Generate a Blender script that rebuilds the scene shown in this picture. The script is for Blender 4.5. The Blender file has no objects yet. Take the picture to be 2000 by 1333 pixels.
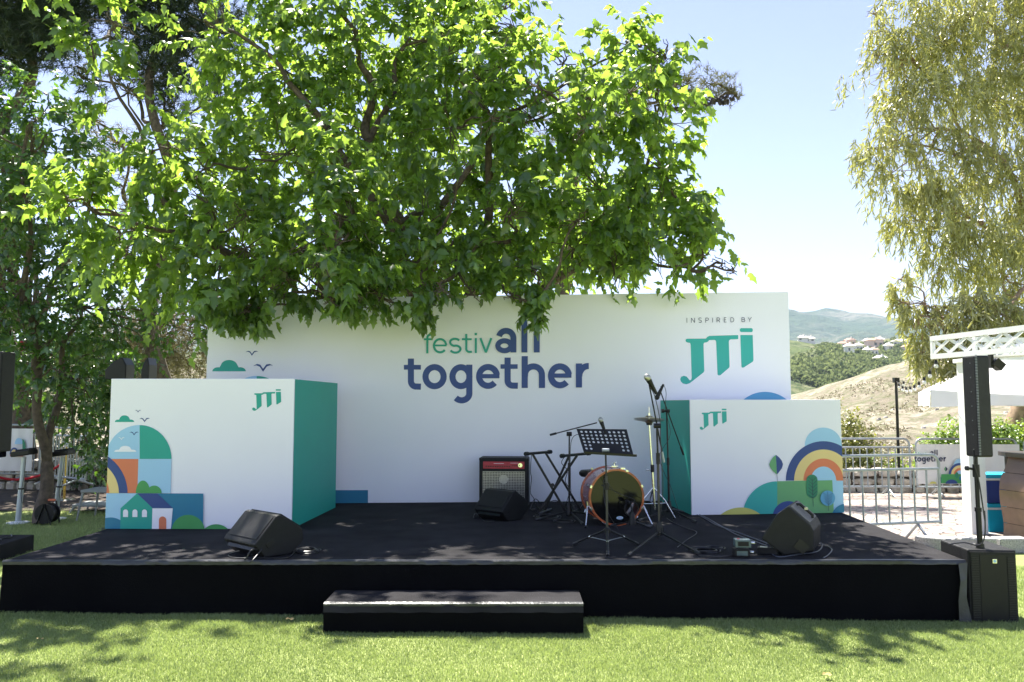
import bpy, bmesh, math, random
import numpy as np
from mathutils import Vector, Matrix
random.seed(7); RNG=np.random.default_rng(7)
S=bpy.context.scene; COL=S.collection
R=math.radians
# ---------------- camera, sky, sun, exposure
F=1556.0; PITCH=math.atan(121/F); CZ=1.65
cam_d=bpy.data.cameras.new('camera'); cam=bpy.data.objects.new('camera',cam_d); COL.objects.link(cam)
cam_d.sensor_width=36; cam_d.lens=36*F/2000; cam_d.clip_end=20000; cam_d.clip_start=0.05
cam.location=(0,0,CZ); cam.rotation_euler=(math.pi/2+PITCH,0,0); S.camera=cam
SUN_EL=60; SX,SY=-0.36,0.93
w=bpy.data.worlds.new('World'); S.world=w; w.use_nodes=True
nt=w.node_tree; bg=nt.nodes['Background']; sky=nt.nodes.new('ShaderNodeTexSky')
sky.sky_type='NISHITA'; sky.sun_disc=False; sky.sun_elevation=R(SUN_EL)
sky.sun_rotation=math.atan2(SX,SY); sky.air_density=1.0; sky.dust_density=0.05; sky.ozone_density=1.6; sky.altitude=100
tint=nt.nodes.new('ShaderNodeMix'); tint.data_type='RGBA'; tint.blend_type='MULTIPLY'; tint.inputs[0].default_value=1; tint.inputs[7].default_value=(1.0,0.92,1.09,1)
hs=nt.nodes.new('ShaderNodeHueSaturation'); hs.inputs['Saturation'].default_value=0.80; nt.links.new(sky.outputs[0],hs.inputs['Color']); nt.links.new(hs.outputs[0],tint.inputs[6]); nt.links.new(tint.outputs[2],bg.inputs[0]); bg.inputs[1].default_value=0.058
sl=bpy.data.lights.new('sun','SUN'); sun=bpy.data.objects.new('sun',sl); COL.objects.link(sun)
sl.energy=4.7; sl.angle=R(0.53); sl.color=(1,0.95,0.86)
tosun=Vector((SX*math.cos(R(SUN_EL)),SY*math.cos(R(SUN_EL)),math.sin(R(SUN_EL)))).normalized()
sun.rotation_euler=tosun.to_track_quat('Z','Y').to_euler()
S.view_settings.view_transform='Standard'; S.view_settings.look='None'; S.view_settings.exposure=1.95; S.view_settings.gamma=1
S.render.engine='CYCLES'; S.cycles.use_denoising=True
S.cycles.max_bounces=8; S.cycles.transmission_bounces=6; S.cycles.volume_bounces=1
# ---------------- measuring helpers (2000 px wide photograph -> metres)
def ray(px,py):
    a=(px-1000)/F; b=(666.5-py)/F
    return Vector((a, math.cos(PITCH)-math.sin(PITCH)*b, math.sin(PITCH)+math.cos(PITCH)*b))
def G(px,py,z=0.0):
    r=ray(px,py); t=(z-CZ)/r.z; return Vector((r.x*t,r.y*t,z))
def D(px,py,Y):
    r=ray(px,py); t=Y/r.y; return Vector((r.x*t,Y,CZ+r.z*t))
ST=0.40   # stage top
def gz(x,y=6):   # the lawn falls gently to the right
    return -0.0098*min(max(x+4,0),9)
# ---------------- materials
def mat(name,col,rough=0.6,var=0.12,scale=8,bump=0.0,bscale=60,metal=0.0,spec=0.5,coat=0.0,col2=None,detail=4,ior=None):
    m=bpy.data.materials.new(name); m.use_nodes=True; n=m.node_tree.nodes; l=m.node_tree.links
    b=n['Principled BSDF']; b.inputs['Roughness'].default_value=rough; b.inputs['Metallic'].default_value=metal
    b.inputs['Specular IOR Level'].default_value=spec; b.inputs['Coat Weight'].default_value=coat
    if ior: b.inputs['IOR'].default_value=ior
    tc=n.new('ShaderNodeTexCoord'); nz=n.new('ShaderNodeTexNoise'); nz.inputs['Scale'].default_value=scale; nz.inputs['Detail'].default_value=detail
    l.new(tc.outputs['Object'],nz.inputs['Vector'])
    cr=n.new('ShaderNodeValToRGB'); cr.color_ramp.elements[0].position=0.3; cr.color_ramp.elements[1].position=0.7
    c=Vector(col); a=c*(1-var); d=Vector(col2) if col2 else c*(1+var)
    cr.color_ramp.elements[0].color=(*a,1); cr.color_ramp.elements[1].color=(*[min(1,v) for v in d],1)
    l.new(nz.outputs['Fac'],cr.inputs[0]); l.new(cr.outputs[0],b.inputs['Base Color'])
    if bump>0:
        n2=n.new('ShaderNodeTexNoise'); n2.inputs['Scale'].default_value=bscale; n2.inputs['Detail'].default_value=3
        l.new(tc.outputs['Object'],n2.inputs['Vector']); bp=n.new('ShaderNodeBump'); bp.inputs['Strength'].default_value=bump; bp.inputs['Distance'].default_value=0.01
        l.new(n2.outputs['Fac'],bp.inputs['Height']); l.new(bp.outputs[0],b.inputs['Normal'])
    return m
def leafmat(name,dark,light,trans,tmix=0.45,gloss=0.08,rough=0.35):
    m=bpy.data.materials.new(name); m.use_nodes=True; n=m.node_tree.nodes; l=m.node_tree.links; n.clear()
    out=n.new('ShaderNodeOutputMaterial'); at=n.new('ShaderNodeAttribute'); at.attribute_name='rnd'
    def ramp(a,b):
        c=n.new('ShaderNodeMix'); c.data_type='RGBA'; c.inputs[6].default_value=(*a,1); c.inputs[7].default_value=(*b,1)
        l.new(at.outputs['Fac'],c.inputs[0]); return c.outputs[2]
    df=n.new('ShaderNodeBsdfDiffuse'); l.new(ramp(dark,light),df.inputs[0])
    tr=n.new('ShaderNodeBsdfTranslucent'); l.new(ramp([v*0.55 for v in trans],trans),tr.inputs[0])
    gl=n.new('ShaderNodeBsdfGlossy'); gl.inputs['Roughness'].default_value=rough; gl.inputs['Color'].default_value=(1,1,1,1)
    m1=n.new('ShaderNodeMixShader'); m1.inputs[0].default_value=tmix; l.new(df.outputs[0],m1.inputs[1]); l.new(tr.outputs[0],m1.inputs[2])
    m2=n.new('ShaderNodeMixShader'); m2.inputs[0].default_value=gloss; l.new(m1.outputs[0],m2.inputs[1]); l.new(gl.outputs[0],m2.inputs[2])
    l.new(m2.outputs[0],out.inputs[0]); return m
M={}
M['carpet']=mat('black_carpet',(0.028,0.027,0.029),0.95,0.3,3,0.5,400,spec=0.1)
M['skirt']=mat('black_fabric',(0.004,0.004,0.005),0.95,0.2,2,0.25,90,spec=0.06)
M['tape']=mat('glossy_black_tape',(0.035,0.038,0.045),0.36,0.3,9,0.5,25,spec=0.5)
M['white']=mat('white_print',(0.88,0.875,0.925),0.55,0.012,2,0.03,200)
M['teal']=mat('teal_print',(0.012,0.36,0.28),0.5,0.03,3)
M['teal2']=mat('teal_print_soft',(0.03,0.42,0.36),0.5,0.03,3)
M['green']=mat('green_print',(0.06,0.33,0.09),0.5,0.03,3)
M['green2']=mat('leaf_green_print',(0.14,0.40,0.16),0.5,0.03,3)
M['dgreen']=mat('dark_green_print',(0.02,0.24,0.12),0.5,0.03,3)
M['navy']=mat('navy_print',(0.025,0.065,0.24),0.5,0.03,3)
M['ink']=mat('dark_ink_print',(0.012,0.02,0.07),0.5,0.03,3)
M['lblue']=mat('light_blue_print',(0.36,0.62,0.83),0.5,0.02,3)
M['mblue']=mat('mid_blue_print',(0.10,0.36,0.58),0.5,0.02,3)
M['dblue']=mat('petrol_blue_print',(0.012,0.19,0.32),0.5,0.03,3)
M['orange']=mat('orange_print',(0.72,0.20,0.09),0.5,0.03,3)
M['yellow']=mat('yellow_print',(0.80,0.62,0.25),0.5,0.03,3)
M['lime']=mat('lime_print',(0.60,0.58,0.14),0.5,0.03,3)
M['black']=mat('black_metal',(0.008,0.008,0.009),0.42,0.2,12,0.0,60,spec=0.35)
M['plastic']=mat('black_textured_plastic',(0.009,0.009,0.010),0.5,0.2,20,0.35,350,spec=0.3)
M['grille']=mat('black_steel_grille',(0.016,0.016,0.018),0.42,0.2,30,0.3,500,metal=0.3)
M['chrome']=mat('chrome',(0.75,0.76,0.78),0.15,0.06,20,metal=1.0)
M['steel']=mat('galvanised_steel',(0.33,0.36,0.38),0.42,0.15,14,metal=0.55)
M['wood']=mat('orange_wood_hoop',(0.46,0.105,0.03),0.3,0.3,20,coat=0.5)
M['shell']=mat('wine_sparkle_shell',(0.30,0.16,0.19),0.25,0.2,60,coat=0.5)
M['head']=mat('glossy_black_drum_head',(0.006,0.006,0.006),0.07,0.1,5,ior=1.45,bump=0.02,bscale=6)
M['red']=mat('red_panel',(0.45,0.02,0.04),0.4,0.15,20)
M['silver']=mat('silver_mesh',(0.40,0.40,0.36),0.35,0.15,30,metal=0.8)
M['wpaint']=mat('white_paint',(0.82,0.82,0.81),0.5,0.04,3,0.05,40)
M['canvas']=mat('white_canvas',(0.80,0.79,0.77),0.8,0.04,1.5,0.2,6)
M['bark']=mat('grey_brown_bark',(0.10,0.075,0.055),0.9,0.45,14,0.9,30)
M['bark2']=mat('pale_bark',(0.26,0.18,0.12),0.85,0.4,9,0.6,20)
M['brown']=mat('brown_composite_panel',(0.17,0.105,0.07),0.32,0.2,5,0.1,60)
M['dbrown']=mat('dark_brown_top_shaded_panel',(0.04,0.03,0.027),0.4,0.2,8)
M['turq']=mat('turquoise_plastic',(0.01,0.42,0.62),0.35,0.05,6)
M['dnavy']=mat('navy_plastic',(0.02,0.05,0.25),0.35,0.05,6)
M['granite']=mat('granite',(0.30,0.30,0.29),0.8,0.35,60,0.4,120,col2=(0.46,0.45,0.43))
M['cable']=mat('black_rubber_cable',(0.025,0.025,0.028),0.4,0.1,9)
M['rope']=mat('red_velvet_rope',(0.5,0.015,0.03),0.7,0.2,40)
M['brass']=mat('brass',(0.6,0.42,0.12),0.25,0.1,9,metal=1)
M['dsteel']=mat('dark_tube_steel',(0.05,0.05,0.05),0.35,0.1,8,metal=0.4)
M['dibox']=mat('grey_green_enamel',(0.07,0.11,0.12),0.4,0.15,20)
M['gcable']=mat('dark_grey_cable',(0.10,0.11,0.13),0.35,0.15,20)
M['gsteel']=mat('grey_painted_pole',(0.50,0.55,0.58),0.35,0.06,8,metal=0.2)
M['gtable']=mat('grey_garden_table',(0.30,0.31,0.30),0.5,0.05,8)
M['glass']=mat('clear_bulb_glass',(0.75,0.74,0.7),0.08,0.05,8,spec=0.8)
M['bronze']=mat('cymbal_bronze',(0.5,0.42,0.25),0.3,0.1,30,metal=1)
M['stone']=mat('pale_field_stone',(0.36,0.31,0.25),0.9,0.35,7,0.9,22,col2=(0.58,0.54,0.48))
M['mortar']=mat('dark_joint_earth',(0.055,0.045,0.035),0.95,0.3,10,0.5,30)
# ---------------- mesh building
class MB:
    def __init__(s): s.v=[];s.f=[];s.m=[];s.mats=[]
    def mi(s,m):
        if m not in s.mats: s.mats.append(m)
        return s.mats.index(m)
    def add(s,vs,fs,m):
        k=len(s.v); s.v+= [tuple(v) for v in vs]; i=s.mi(m)
        for f in fs: s.f.append([a+k for a in f]); s.m.append(i)
        return s
    def box(s,c,d,m,rz=0,rx=0,ry=0,taper=1.0):
        c=Vector(c); M3=Matrix.Rotation(rz,3,'Z')@Matrix.Rotation(ry,3,'Y')@Matrix.Rotation(rx,3,'X')
        vs=[]
        for z in(-.5,.5):
            t=taper if z>0 else 1
            for x,y in((-.5,-.5),(.5,-.5),(.5,.5),(-.5,.5)): vs.append(c+M3@Vector((x*d[0]*t,y*d[1]*t,z*d[2])))
        return s.add(vs,[(3,2,1,0),(4,5,6,7),(0,1,5,4),(1,2,6,5),(2,3,7,6),(3,0,4,7)],m)
    def tube(s,pts,r,m,n=10,cap=True):
        pts=[Vector(p) for p in pts]; N=len(pts)
        rs=r if isinstance(r,(list,tuple)) else [r]*N
        vs=[];up=None
        for i,p in enumerate(pts):
            t=(pts[min(i+1,N-1)]-pts[max(i-1,0)])
            t=t.normalized() if t.length>1e-9 else Vector((0,0,1))
            if up is None: up=Vector((0,0,1)) if abs(t.z)<0.9 else Vector((1,0,0))
            a=(up-t*up.dot(t)); a=a.normalized() if a.length>1e-6 else t.orthogonal().normalized()
            up=a; b=t.cross(a)
            for k in range(n):
                an=2*math.pi*k/n; vs.append(p+(a*math.cos(an)+b*math.sin(an))*rs[i])
        fs=[(i*n+k,i*n+(k+1)%n,(i+1)*n+(k+1)%n,(i+1)*n+k) for i in range(N-1) for k in range(n)]
        if cap: fs+= [tuple(range(n-1,-1,-1)),tuple(range((N-1)*n,N*n))]
        return s.add(vs,fs,m)
    def lathe(s,o,axis,prof,m,n=24):   # prof: (dist along axis, radius)
        o=Vector(o);t=Vector(axis).normalized();a=t.orthogonal().normalized();b=t.cross(a);vs=[]
        for d,r in prof:
            for k in range(n):
                an=2*math.pi*k/n; vs.append(o+t*d+(a*math.cos(an)+b*math.sin(an))*max(r,1e-5))
        N=len(prof);fs=[(i*n+k,i*n+(k+1)%n,(i+1)*n+(k+1)%n,(i+1)*n+k) for i in range(N-1) for k in range(n)]
        return s.add(vs,fs,m)
    def prism(s,prof,o,U,V,W,L,m,inset=0.0):   # profile (u,v) extruded L along W
        o,U,V,W=map(Vector,(o,U,V,W));n=len(prof)
        vs=[o+U*u+V*v for u,v in prof]+[o+U*u+V*v+W*L for u,v in prof]
        return s.add(vs,[tuple(range(n-1,-1,-1)),tuple(range(n,2*n))]+[(i,(i+1)%n,n+(i+1)%n,n+i) for i in range(n)],m)
    def build(s,name,parent=None,smooth=False,bevel=0,world=False,kind=None,fixn=False):
        me=bpy.data.meshes.new(name); off=parent.location if (parent is not None and not world) else Vector((0,0,0))
        if world and parent is not None: off=Vector(parent['wloc'])
        else: off=Vector((0,0,0))
        me.from_pydata([(v[0]-off[0],v[1]-off[1],v[2]-off[2]) for v in s.v],[],s.f)
        for m in s.mats: me.materials.append(M[m] if isinstance(m,str) else m)
        me.polygons.foreach_set('material_index',s.m)
        bm=bmesh.new(); bm.from_mesh(me)
        bmesh.ops.recalc_face_normals(bm,faces=bm.faces)
        if any(len(f.verts)>4 for f in bm.faces): bmesh.ops.triangulate(bm,faces=[f for f in bm.faces if len(f.verts)>4])
        bm.to_mesh(me); bm.free()
        if smooth:
            me.polygons.foreach_set('use_smooth',[True]*len(me.polygons))
            me.set_sharp_from_angle(angle=R(40))
        o=bpy.data.objects.new(name,me); COL.objects.link(o)
        if parent is not None: o.parent=parent
        if bevel>0:
            b=o.modifiers.new('b','BEVEL'); b.width=bevel; b.segments=2; b.limit_method='ANGLE'; b.angle_limit=R(35)
        if kind: o['kind']=kind
        return o
def tag(o,label=None,cat=None,group=None,kind=None):
    if label:o['label']=label
    if cat:o['category']=cat
    if group:o['group']=group
    if kind:o['kind']=kind
    return o
def thing(name,label,cat,loc=(0,0,0),rz=0,group=None):
    o=bpy.data.objects.new(name,None); o.empty_display_size=0.1; COL.objects.link(o)
    o.location=loc; o.rotation_euler=(0,0,rz); o['wloc']=[float(v) for v in loc]
    return tag(o,label,cat,group)
def fastmesh(name,V,faces_idx,nper,material,rnd=None,parent=None,smooth=False):
    me=bpy.data.meshes.new(name); nv=len(V); nf=len(faces_idx)
    if parent is not None and 'wloc' in parent: V=V-np.array(list(parent['wloc']))
    me.vertices.add(nv); me.vertices.foreach_set('co',V.astype(np.float32).ravel())
    me.loops.add(nf*nper); me.loops.foreach_set('vertex_index',faces_idx.astype(np.int32).ravel())
    me.polygons.add(nf); me.polygons.foreach_set('loop_start',np.arange(0,nf*nper,nper,dtype=np.int32))
    if smooth: me.polygons.foreach_set('use_smooth',np.ones(nf,dtype=bool))
    me.update(calc_edges=True); me.materials.append(material)
    if rnd is not None:
        a=me.attributes.new('rnd','FLOAT','POINT'); a.data.foreach_set('value',rnd.astype(np.float32))
    o=bpy.data.objects.new(name,me); COL.objects.link(o)
    if parent is not None:o.parent=parent
    return o
# ---------------- printed panels: flat art drawn in the plane of each panel
def clip_poly(P,lo,hi):
    def cl(P,ax,v,sg):
        out=[]
        for i in range(len(P)):
            a,b=P[i-1],P[i]; ia=sg*(a[ax]-v)>=0; ib=sg*(b[ax]-v)>=0
            if ia!=ib:
                t=(v-a[ax])/(b[ax]-a[ax]); out.append((a[0]+(b[0]-a[0])*t,a[1]+(b[1]-a[1])*t))
            if ib: out.append(b)
        return out
    for ax in(0,1):
        if P:P=cl(P,ax,lo[ax],1)
        if P:P=cl(P,ax,hi[ax],-1)
    return P
class Art:
    def __init__(s,p0,p1,z0,z1,tf):   # plane through p0->p1 (ground points), tf: crop coords -> px
        s.p0=Vector((p0[0],p0[1],0));s.u=Vector((p1[0]-p0[0],p1[1]-p0[1],0));s.W=s.u.length;s.u.normalize()
        s.n=Vector((s.u.y,-s.u.x,0)); s.z0,s.z1=z0,z1; s.tf=tf; s.k=0; s.mb=MB(); s.step=0.0007
    def uv(s,x,y):
        px,py=s.tf(x,y); r=ray(px,py); o=Vector((0,0,CZ))
        t=(s.p0-o).dot(s.n)/r.dot(s.n); p=o+r*t
        return ((p-s.p0).dot(s.u),p.z)
    def poly(s,pts,m,clip=True,same=False):
        P=[s.uv(*p) for p in pts]
        if clip: P=clip_poly(P,(0.001,s.z0+0.001),(s.W-0.001,s.z1-0.001))
        if len(P)<3:return
        if not same: s.k+=1
        h=0.0012+s.k*s.step
        s.mb.add([s.p0+s.u*a+Vector((0,0,b))+s.n*h for a,b in P],[tuple(range(len(P)))],m)
    def ell(s,cx,cy,rx,ry,a0,a1,m,inner=None,pie=False,n=36):
        A=[R(a0+(a1-a0)*i/n) for i in range(n+1)]
        pts=[(cx+rx*math.cos(a),cy-ry*math.sin(a)) for a in A]
        if inner: pts+=[(cx+inner[0]*math.cos(a),cy-inner[1]*math.sin(a)) for a in reversed(A)]
        elif pie: pts.append((cx,cy))
        s.poly(pts,m)
    def strokes(s,paths,wd,m):
        for P in paths:
            if isinstance(P[0],(int,float)): ww=P[0];P=P[1]
            else: ww=wd
            P=[Vector(p) for p in P];P=[p for i,p in enumerate(P) if i==0 or (p-P[i-1]).length>1.2]; L=[];Rr=[]
            closed=(P[0]-P[-1]).length<1e-6
            for i,p in enumerate(P):
                if closed: a=P[i-1] if i>0 else P[-2]; b=P[i+1] if i<len(P)-1 else P[1]
                else: a=P[max(i-1,0)]; b=P[min(i+1,len(P)-1)]
                t=(b-a).normalized(); q=Vector((-t.y,t.x))
                c=1.0
                if 0<i<len(P)-1 or closed:
                    e=(p-a).normalized(); c=max(0.5,abs(e.dot(t)))
                L.append(p+q*ww/2/c); Rr.append(p-q*ww/2/c)
            s.k+=1; h=0.0012+s.k*s.step
            UL=[s.uv(*v) for v in L];UR=[s.uv(*v) for v in Rr]
            vs=[s.p0+s.u*a+Vector((0,0,b))+s.n*h for a,b in UL+UR];n=len(P)
            s.mb.add(vs,[(i,i+1,n+i+1,n+i) for i in range(n-1)],m)
def arc(cx,cy,rx,ry,a0,a1,n=16):
    return [(cx+rx*math.cos(R(a0+(a1-a0)*i/n)),cy-ry*math.sin(R(a0+(a1-a0)*i/n))) for i in range(n+1)]
TOGETHER=[[(272,438),(272,630)]+arc(316,630,44,46,180,275,8)+[(357,677)], (40,[(212,512),(357,512)]),
 arc(473,592,77,81,0,360,32), arc(697,592,72,80,0,360,32), [(768,490),(768,735)]+arc(703,735,65,58,0,-140,12),
 arc(927,590,76,80,8,318,28),(36,[(850,588),(1024,588)]),
 [(1093,430),(1093,626)]+arc(1137,626,44,42,180,275,8)+[(1180,669)],(38,[(1033,506),(1178,506)]),
 [(1238,418),(1238,688)],[(1240,590)]+arc(1312,575,72,70,180,0,16)+[(1384,688)],
 arc(1537,585,76,80,8,318,28),(36,[(1460,583),(1634,583)]),
 [(1698,480),(1698,684)],[(1700,590)]+arc(1776,590,76,88,180,86,10)]
ALL=[[(1142,387),(1142,265)]+arc(1080,265,62,62,0,165,14), (44,arc(1066,330,56,42,0,360,28)), [(1235,112),(1235,387)],[(1340,112),(1340,387)]]
FESTIV=[[(412,395),(412,262)]+arc(440,262,28,26,180,100,6)+[(457,236)],(16,[(383,275),(457,275)]),
 arc(520,330,52,56,5,320,22),(15,[(468,328),(575,328)]),
 arc(645,298,40,27,25,180,8)+arc(645,298,40,34,180,260,5)+arc(650,361,44,33,80,0,5)+arc(650,355,44,34,0,-155,8),
 [(742,230),(742,355)]+arc(768,355,26,28,180,275,6)+[(790,381)],(16,[(705,275),(788,275)]),
 [(823,265),(823,392)],(20,[(823,222),(823,242)]),[(862,265),(908,388)],[(954,265),(908,388)]]
INSP=[[(293,292),(293,337)],[(334,337),(334,293)],[(334,293),(364,336)],[(364,336),(364,292)],
 arc(415,303,13,11,30,180,6)+arc(415,303,13,11,180,270,4)+arc(415,325,13,11,90,0,4)+arc(415,325,13,11,0,-150,6),
 [(467,337),(467,294)],[(467,294),(481,294)]+arc(481,305,12,11,90,-90,8)+[(467,316)],[(531,292),(531,335)],
 [(571,335),(571,292)],[(571,292),(586,292)]+arc(586,303,11,11,90,-90,8)+[(571,314)],[(584,314),(598,335)],
 [(638,291),(638,333)],[(636,291),(658,291)],[(636,311),(656,311)],[(636,332),(659,332)],
 [(698,290),(698,332)],[(698,291),(708,291)]+arc(708,311,19,20,90,-90,10)+[(698,331)],
 [(800,290),(800,329)],[(800,290),(815,290)]+arc(815,299,10,9,90,-90,6)+[(800,308)],[(800,308),(817,308)]+arc(817,318,12,10,90,-90,6)+[(800,328)],
 [(857,289),(873,310)],[(889,288),(873,310)],[(873,309),(873,329)]]
JT=[(280,500),(285,490),(295,486),(470,485),(482,470),(500,460),(770,452),(770,490),(700,492),(686,500),(683,515),(690,745),(684,757),(605,825),(590,828),(578,820),(565,515),(560,502),(548,497),(500,499),(490,512),(475,520),(455,522),(447,535),(455,785),(447,800),(345,880),(318,900),(288,909),(255,902),(236,882),(231,860),(240,840),(265,831),(290,838),(305,855),(318,872),(332,870),(338,850),(328,540),(322,525),(300,522),(285,515)]
JI=[(790,452),(905,452),(912,685),(905,700),(822,753),(806,755),(800,745)]
JD=[(797,388),(895,388),(905,396),(905,416),(895,424),(797,424),(785,416),(785,396)]
def logo(art,m,x0=231,y0=388,x1=912,y1=909):
    f=lambda P:[(x0+(x-231)/(912-231)*(x1-x0),y0+(y-388)/(909-388)*(y1-y0)) for x,y in P]
    art.poly(f(JT),m);art.poly(f(JI),m);art.poly(f(JD),m)
def bird(art,cx,cy,w,m):
    h=w*0.5; k=w/72
    P=[(-36,-4),(-22,-12),(-10,-9),(0,6),(12,-10),(24,-12),(36,-6),(26,-7),(14,-3),(0,16),(-12,-2),(-24,-7)]
    art.poly([(cx+x*k,cy+y*k) for x,y in P],m)
def cloud(art,x0,x1,base,top,m):
    W=x1-x0;H=base-top
    pts=[(x0,base)]+[(x0+W*0.17+W*0.17*math.cos(R(a)),base-H*0.36*math.sin(R(a))) for a in range(165,70,-15)]
    pts+=[(x0+W*0.5+W*0.25*math.cos(R(a)),base-H*0.45-H*0.55*math.sin(R(a))) for a in range(170,5,-12)]
    pts+=[(x0+W*0.83+W*0.17*math.cos(R(a)),base-H*0.36*math.sin(R(a))) for a in range(105,5,-15)]+[(x1,base)]
    art.poly(pts,m)
# ---------------- ground
def grid_obj(name,xs,ys,fz,material,kind='structure'):
    X,Y=np.meshgrid(xs,ys); Z=np.vectorize(fz)(X,Y); V=np.stack([X,Y,Z],-1).reshape(-1,3)
    nx,ny=len(xs),len(ys); I=np.arange(nx*ny).reshape(ny,nx)
    Fc=np.stack([I[:-1,:-1],I[:-1,1:],I[1:,1:],I[1:,:-1]],-1).reshape(-1,4)
    o=fastmesh(name,V,Fc,4,material,smooth=True); o['kind']=kind; return o
def ground_mat():
    m=bpy.data.materials.new('lawn_turf'); m.use_nodes=True; n=m.node_tree.nodes;l=m.node_tree.links;b=n['Principled BSDF'];b.inputs['Roughness'].default_value=0.9
    b.inputs['Specular IOR Level'].default_value=0.2
    tc=n.new('ShaderNodeTexCoord')
    def nz(s,d=5):
        k=n.new('ShaderNodeTexNoise');k.inputs['Scale'].default_value=s;k.inputs['Detail'].default_value=d;l.new(tc.outputs['Object'],k.inputs['Vector']);return k
    a=nz(90,8);c=nz(0.9,4)
    r1=n.new('ShaderNodeValToRGB');r1.color_ramp.elements[0].position=0.35;r1.color_ramp.elements[1].position=0.68
    r1.color_ramp.elements[0].color=(0.16,0.21,0.05,1);r1.color_ramp.elements[1].color=(0.44,0.47,0.20,1)
    r2=n.new('ShaderNodeValToRGB');r2.color_ramp.elements[0].position=0.35;r2.color_ramp.elements[1].position=0.7
    r2.color_ramp.elements[0].color=(0.75,0.8,0.75,1);r2.color_ramp.elements[1].color=(1,1,1,1)
    mx=n.new('ShaderNodeMix');mx.data_type='RGBA';mx.blend_type='MULTIPLY';mx.inputs[0].default_value=1
    l.new(a.outputs[0],r1.inputs[0]);l.new(c.outputs[0],r2.inputs[0]);l.new(r1.outputs[0],mx.inputs[6]);l.new(r2.outputs[0],mx.inputs[7]);l.new(mx.outputs[2],b.inputs['Base Color'])
    bp=n.new('ShaderNodeBump');bp.inputs['Strength'].default_value=0.8;bp.inputs['Distance'].default_value=0.02;l.new(a.outputs[0],bp.inputs['Height']);l.new(bp.outputs[0],b.inputs['Normal'])
    return m
M['lawn']=ground_mat()
def terr(x,y):   # lawn, then the slope falling away behind the terrace
    z=gz(x)
    if y>17.5: z-= min((y-17.5)*0.10,2.0)+ (4.0 if y>45 else 0)*min((y-45)/20,1) 
    if x<-5 and y>15: z+= min((y-15)*0.05,0.5)
    return z
xs=np.concatenate([np.linspace(-6100,-60,14),np.linspace(-50,-12,12),np.linspace(-11,12,60),np.linspace(14,50,12),np.linspace(60,6100,14)])
ys=np.concatenate([np.linspace(-400,-20,10),np.linspace(-15,20,60),np.linspace(21,70,34),np.linspace(80,5900,30)])
grid_obj('lawn',xs,ys,terr,M['lawn'])
# grass blades
def grass_blades():
    P=[]
    def reg(x0,x1,y0,y1,dens,h):
        n=int((x1-x0)*(y1-y0)*dens); P.append((RNG.uniform(x0,x1,n),RNG.uniform(y0,y1,n),np.full(n,h)))
    reg(-4.3,4.6,4.3,6.55,15000,0.026)
    reg(-7.5,-4.02,6.2,12.5,1800,0.042); reg(3.7,6.0,5.6,8.6,5000,0.036)
    x=np.concatenate([p[0] for p in P]);y=np.concatenate([p[1] for p in P]);h=np.concatenate([p[2] for p in P])
    st=(x>-4.0)&(x<3.6)&(y>6.5); ok=~st
    x,y,h=x[ok],y[ok],h[ok];n=len(x)
    tuft=0.5+0.5*np.sin(x*3.1+np.sin(y*2.3)*2)*np.sin(y*3.7+x)
    h=h*(0.45+0.45*tuft+RNG.uniform(0,0.7,n)**2)
    a=RNG.uniform(0,2*np.pi,n); lean=RNG.uniform(0.1,0.9,n)*h; la=RNG.uniform(0,2*np.pi,n); wd=RNG.uniform(0.0013,0.0028,n)
    z=-0.0098*np.clip(x+4,0,9)-0.002
    B=np.stack([x,y,z],-1); T=B+np.stack([np.cos(la)*lean,np.sin(la)*lean,h],-1); Sd=np.stack([np.cos(a)*wd,np.sin(a)*wd,0*wd],-1)
    Mid=B+(T-B)*0.55+np.stack([-np.cos(la)*lean*.18,-np.sin(la)*lean*.18,0*h],-1)
    V=np.stack([B-Sd,B+Sd,Mid+Sd*.8,Mid-Sd*.8,T],1).reshape(-1,3); k=np.arange(n)*5
    Fc=np.concatenate([np.stack([k,k+1,k+2],-1),np.stack([k,k+2,k+3],-1),np.stack([k+3,k+2,k+4],-1)])
    rnd=np.repeat(np.clip(RNG.normal(0.5,0.30,n)*0.75+0.22*tuft+.12*np.sin(x*1.3+y*2.1)*np.sin(y*3.3-x*.7),0,1),5)
    m=leafmat('grass_blade',(0.11,0.19,0.04),(0.44,0.50,0.20),(0.46,0.58,0.16),0.38,0.05,0.4)
    o=fastmesh('grass',V,Fc,3,m,rnd); tag(o,'short bright green lawn grass in front of the black stage','grass',kind='stuff')
grass_blades()
# ---------------- stage
def quad_prism(mb,P,z0,z1,m):
    n=len(P); z0=z0 if isinstance(z0,(list,tuple)) else [z0]*n
    vs=[(p[0],p[1],z0[i]) for i,p in enumerate(P)]+[(p[0],p[1],z1) for p in P]
    mb.add(vs,[tuple(range(n-1,-1,-1)),tuple(range(n,2*n))]+[(i,(i+1)%n,n+(i+1)%n,n+i) for i in range(n)],m)
SFL,SFR,SBR,SBL=(-4.04,6.44),(3.61,6.46),(3.86,10.75),(-4.02,10.6)
stg=thing('stage','low wide stage platform covered in black carpet and skirt on the lawn','stage',(0,8,0))
a=MB();
N=40
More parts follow.
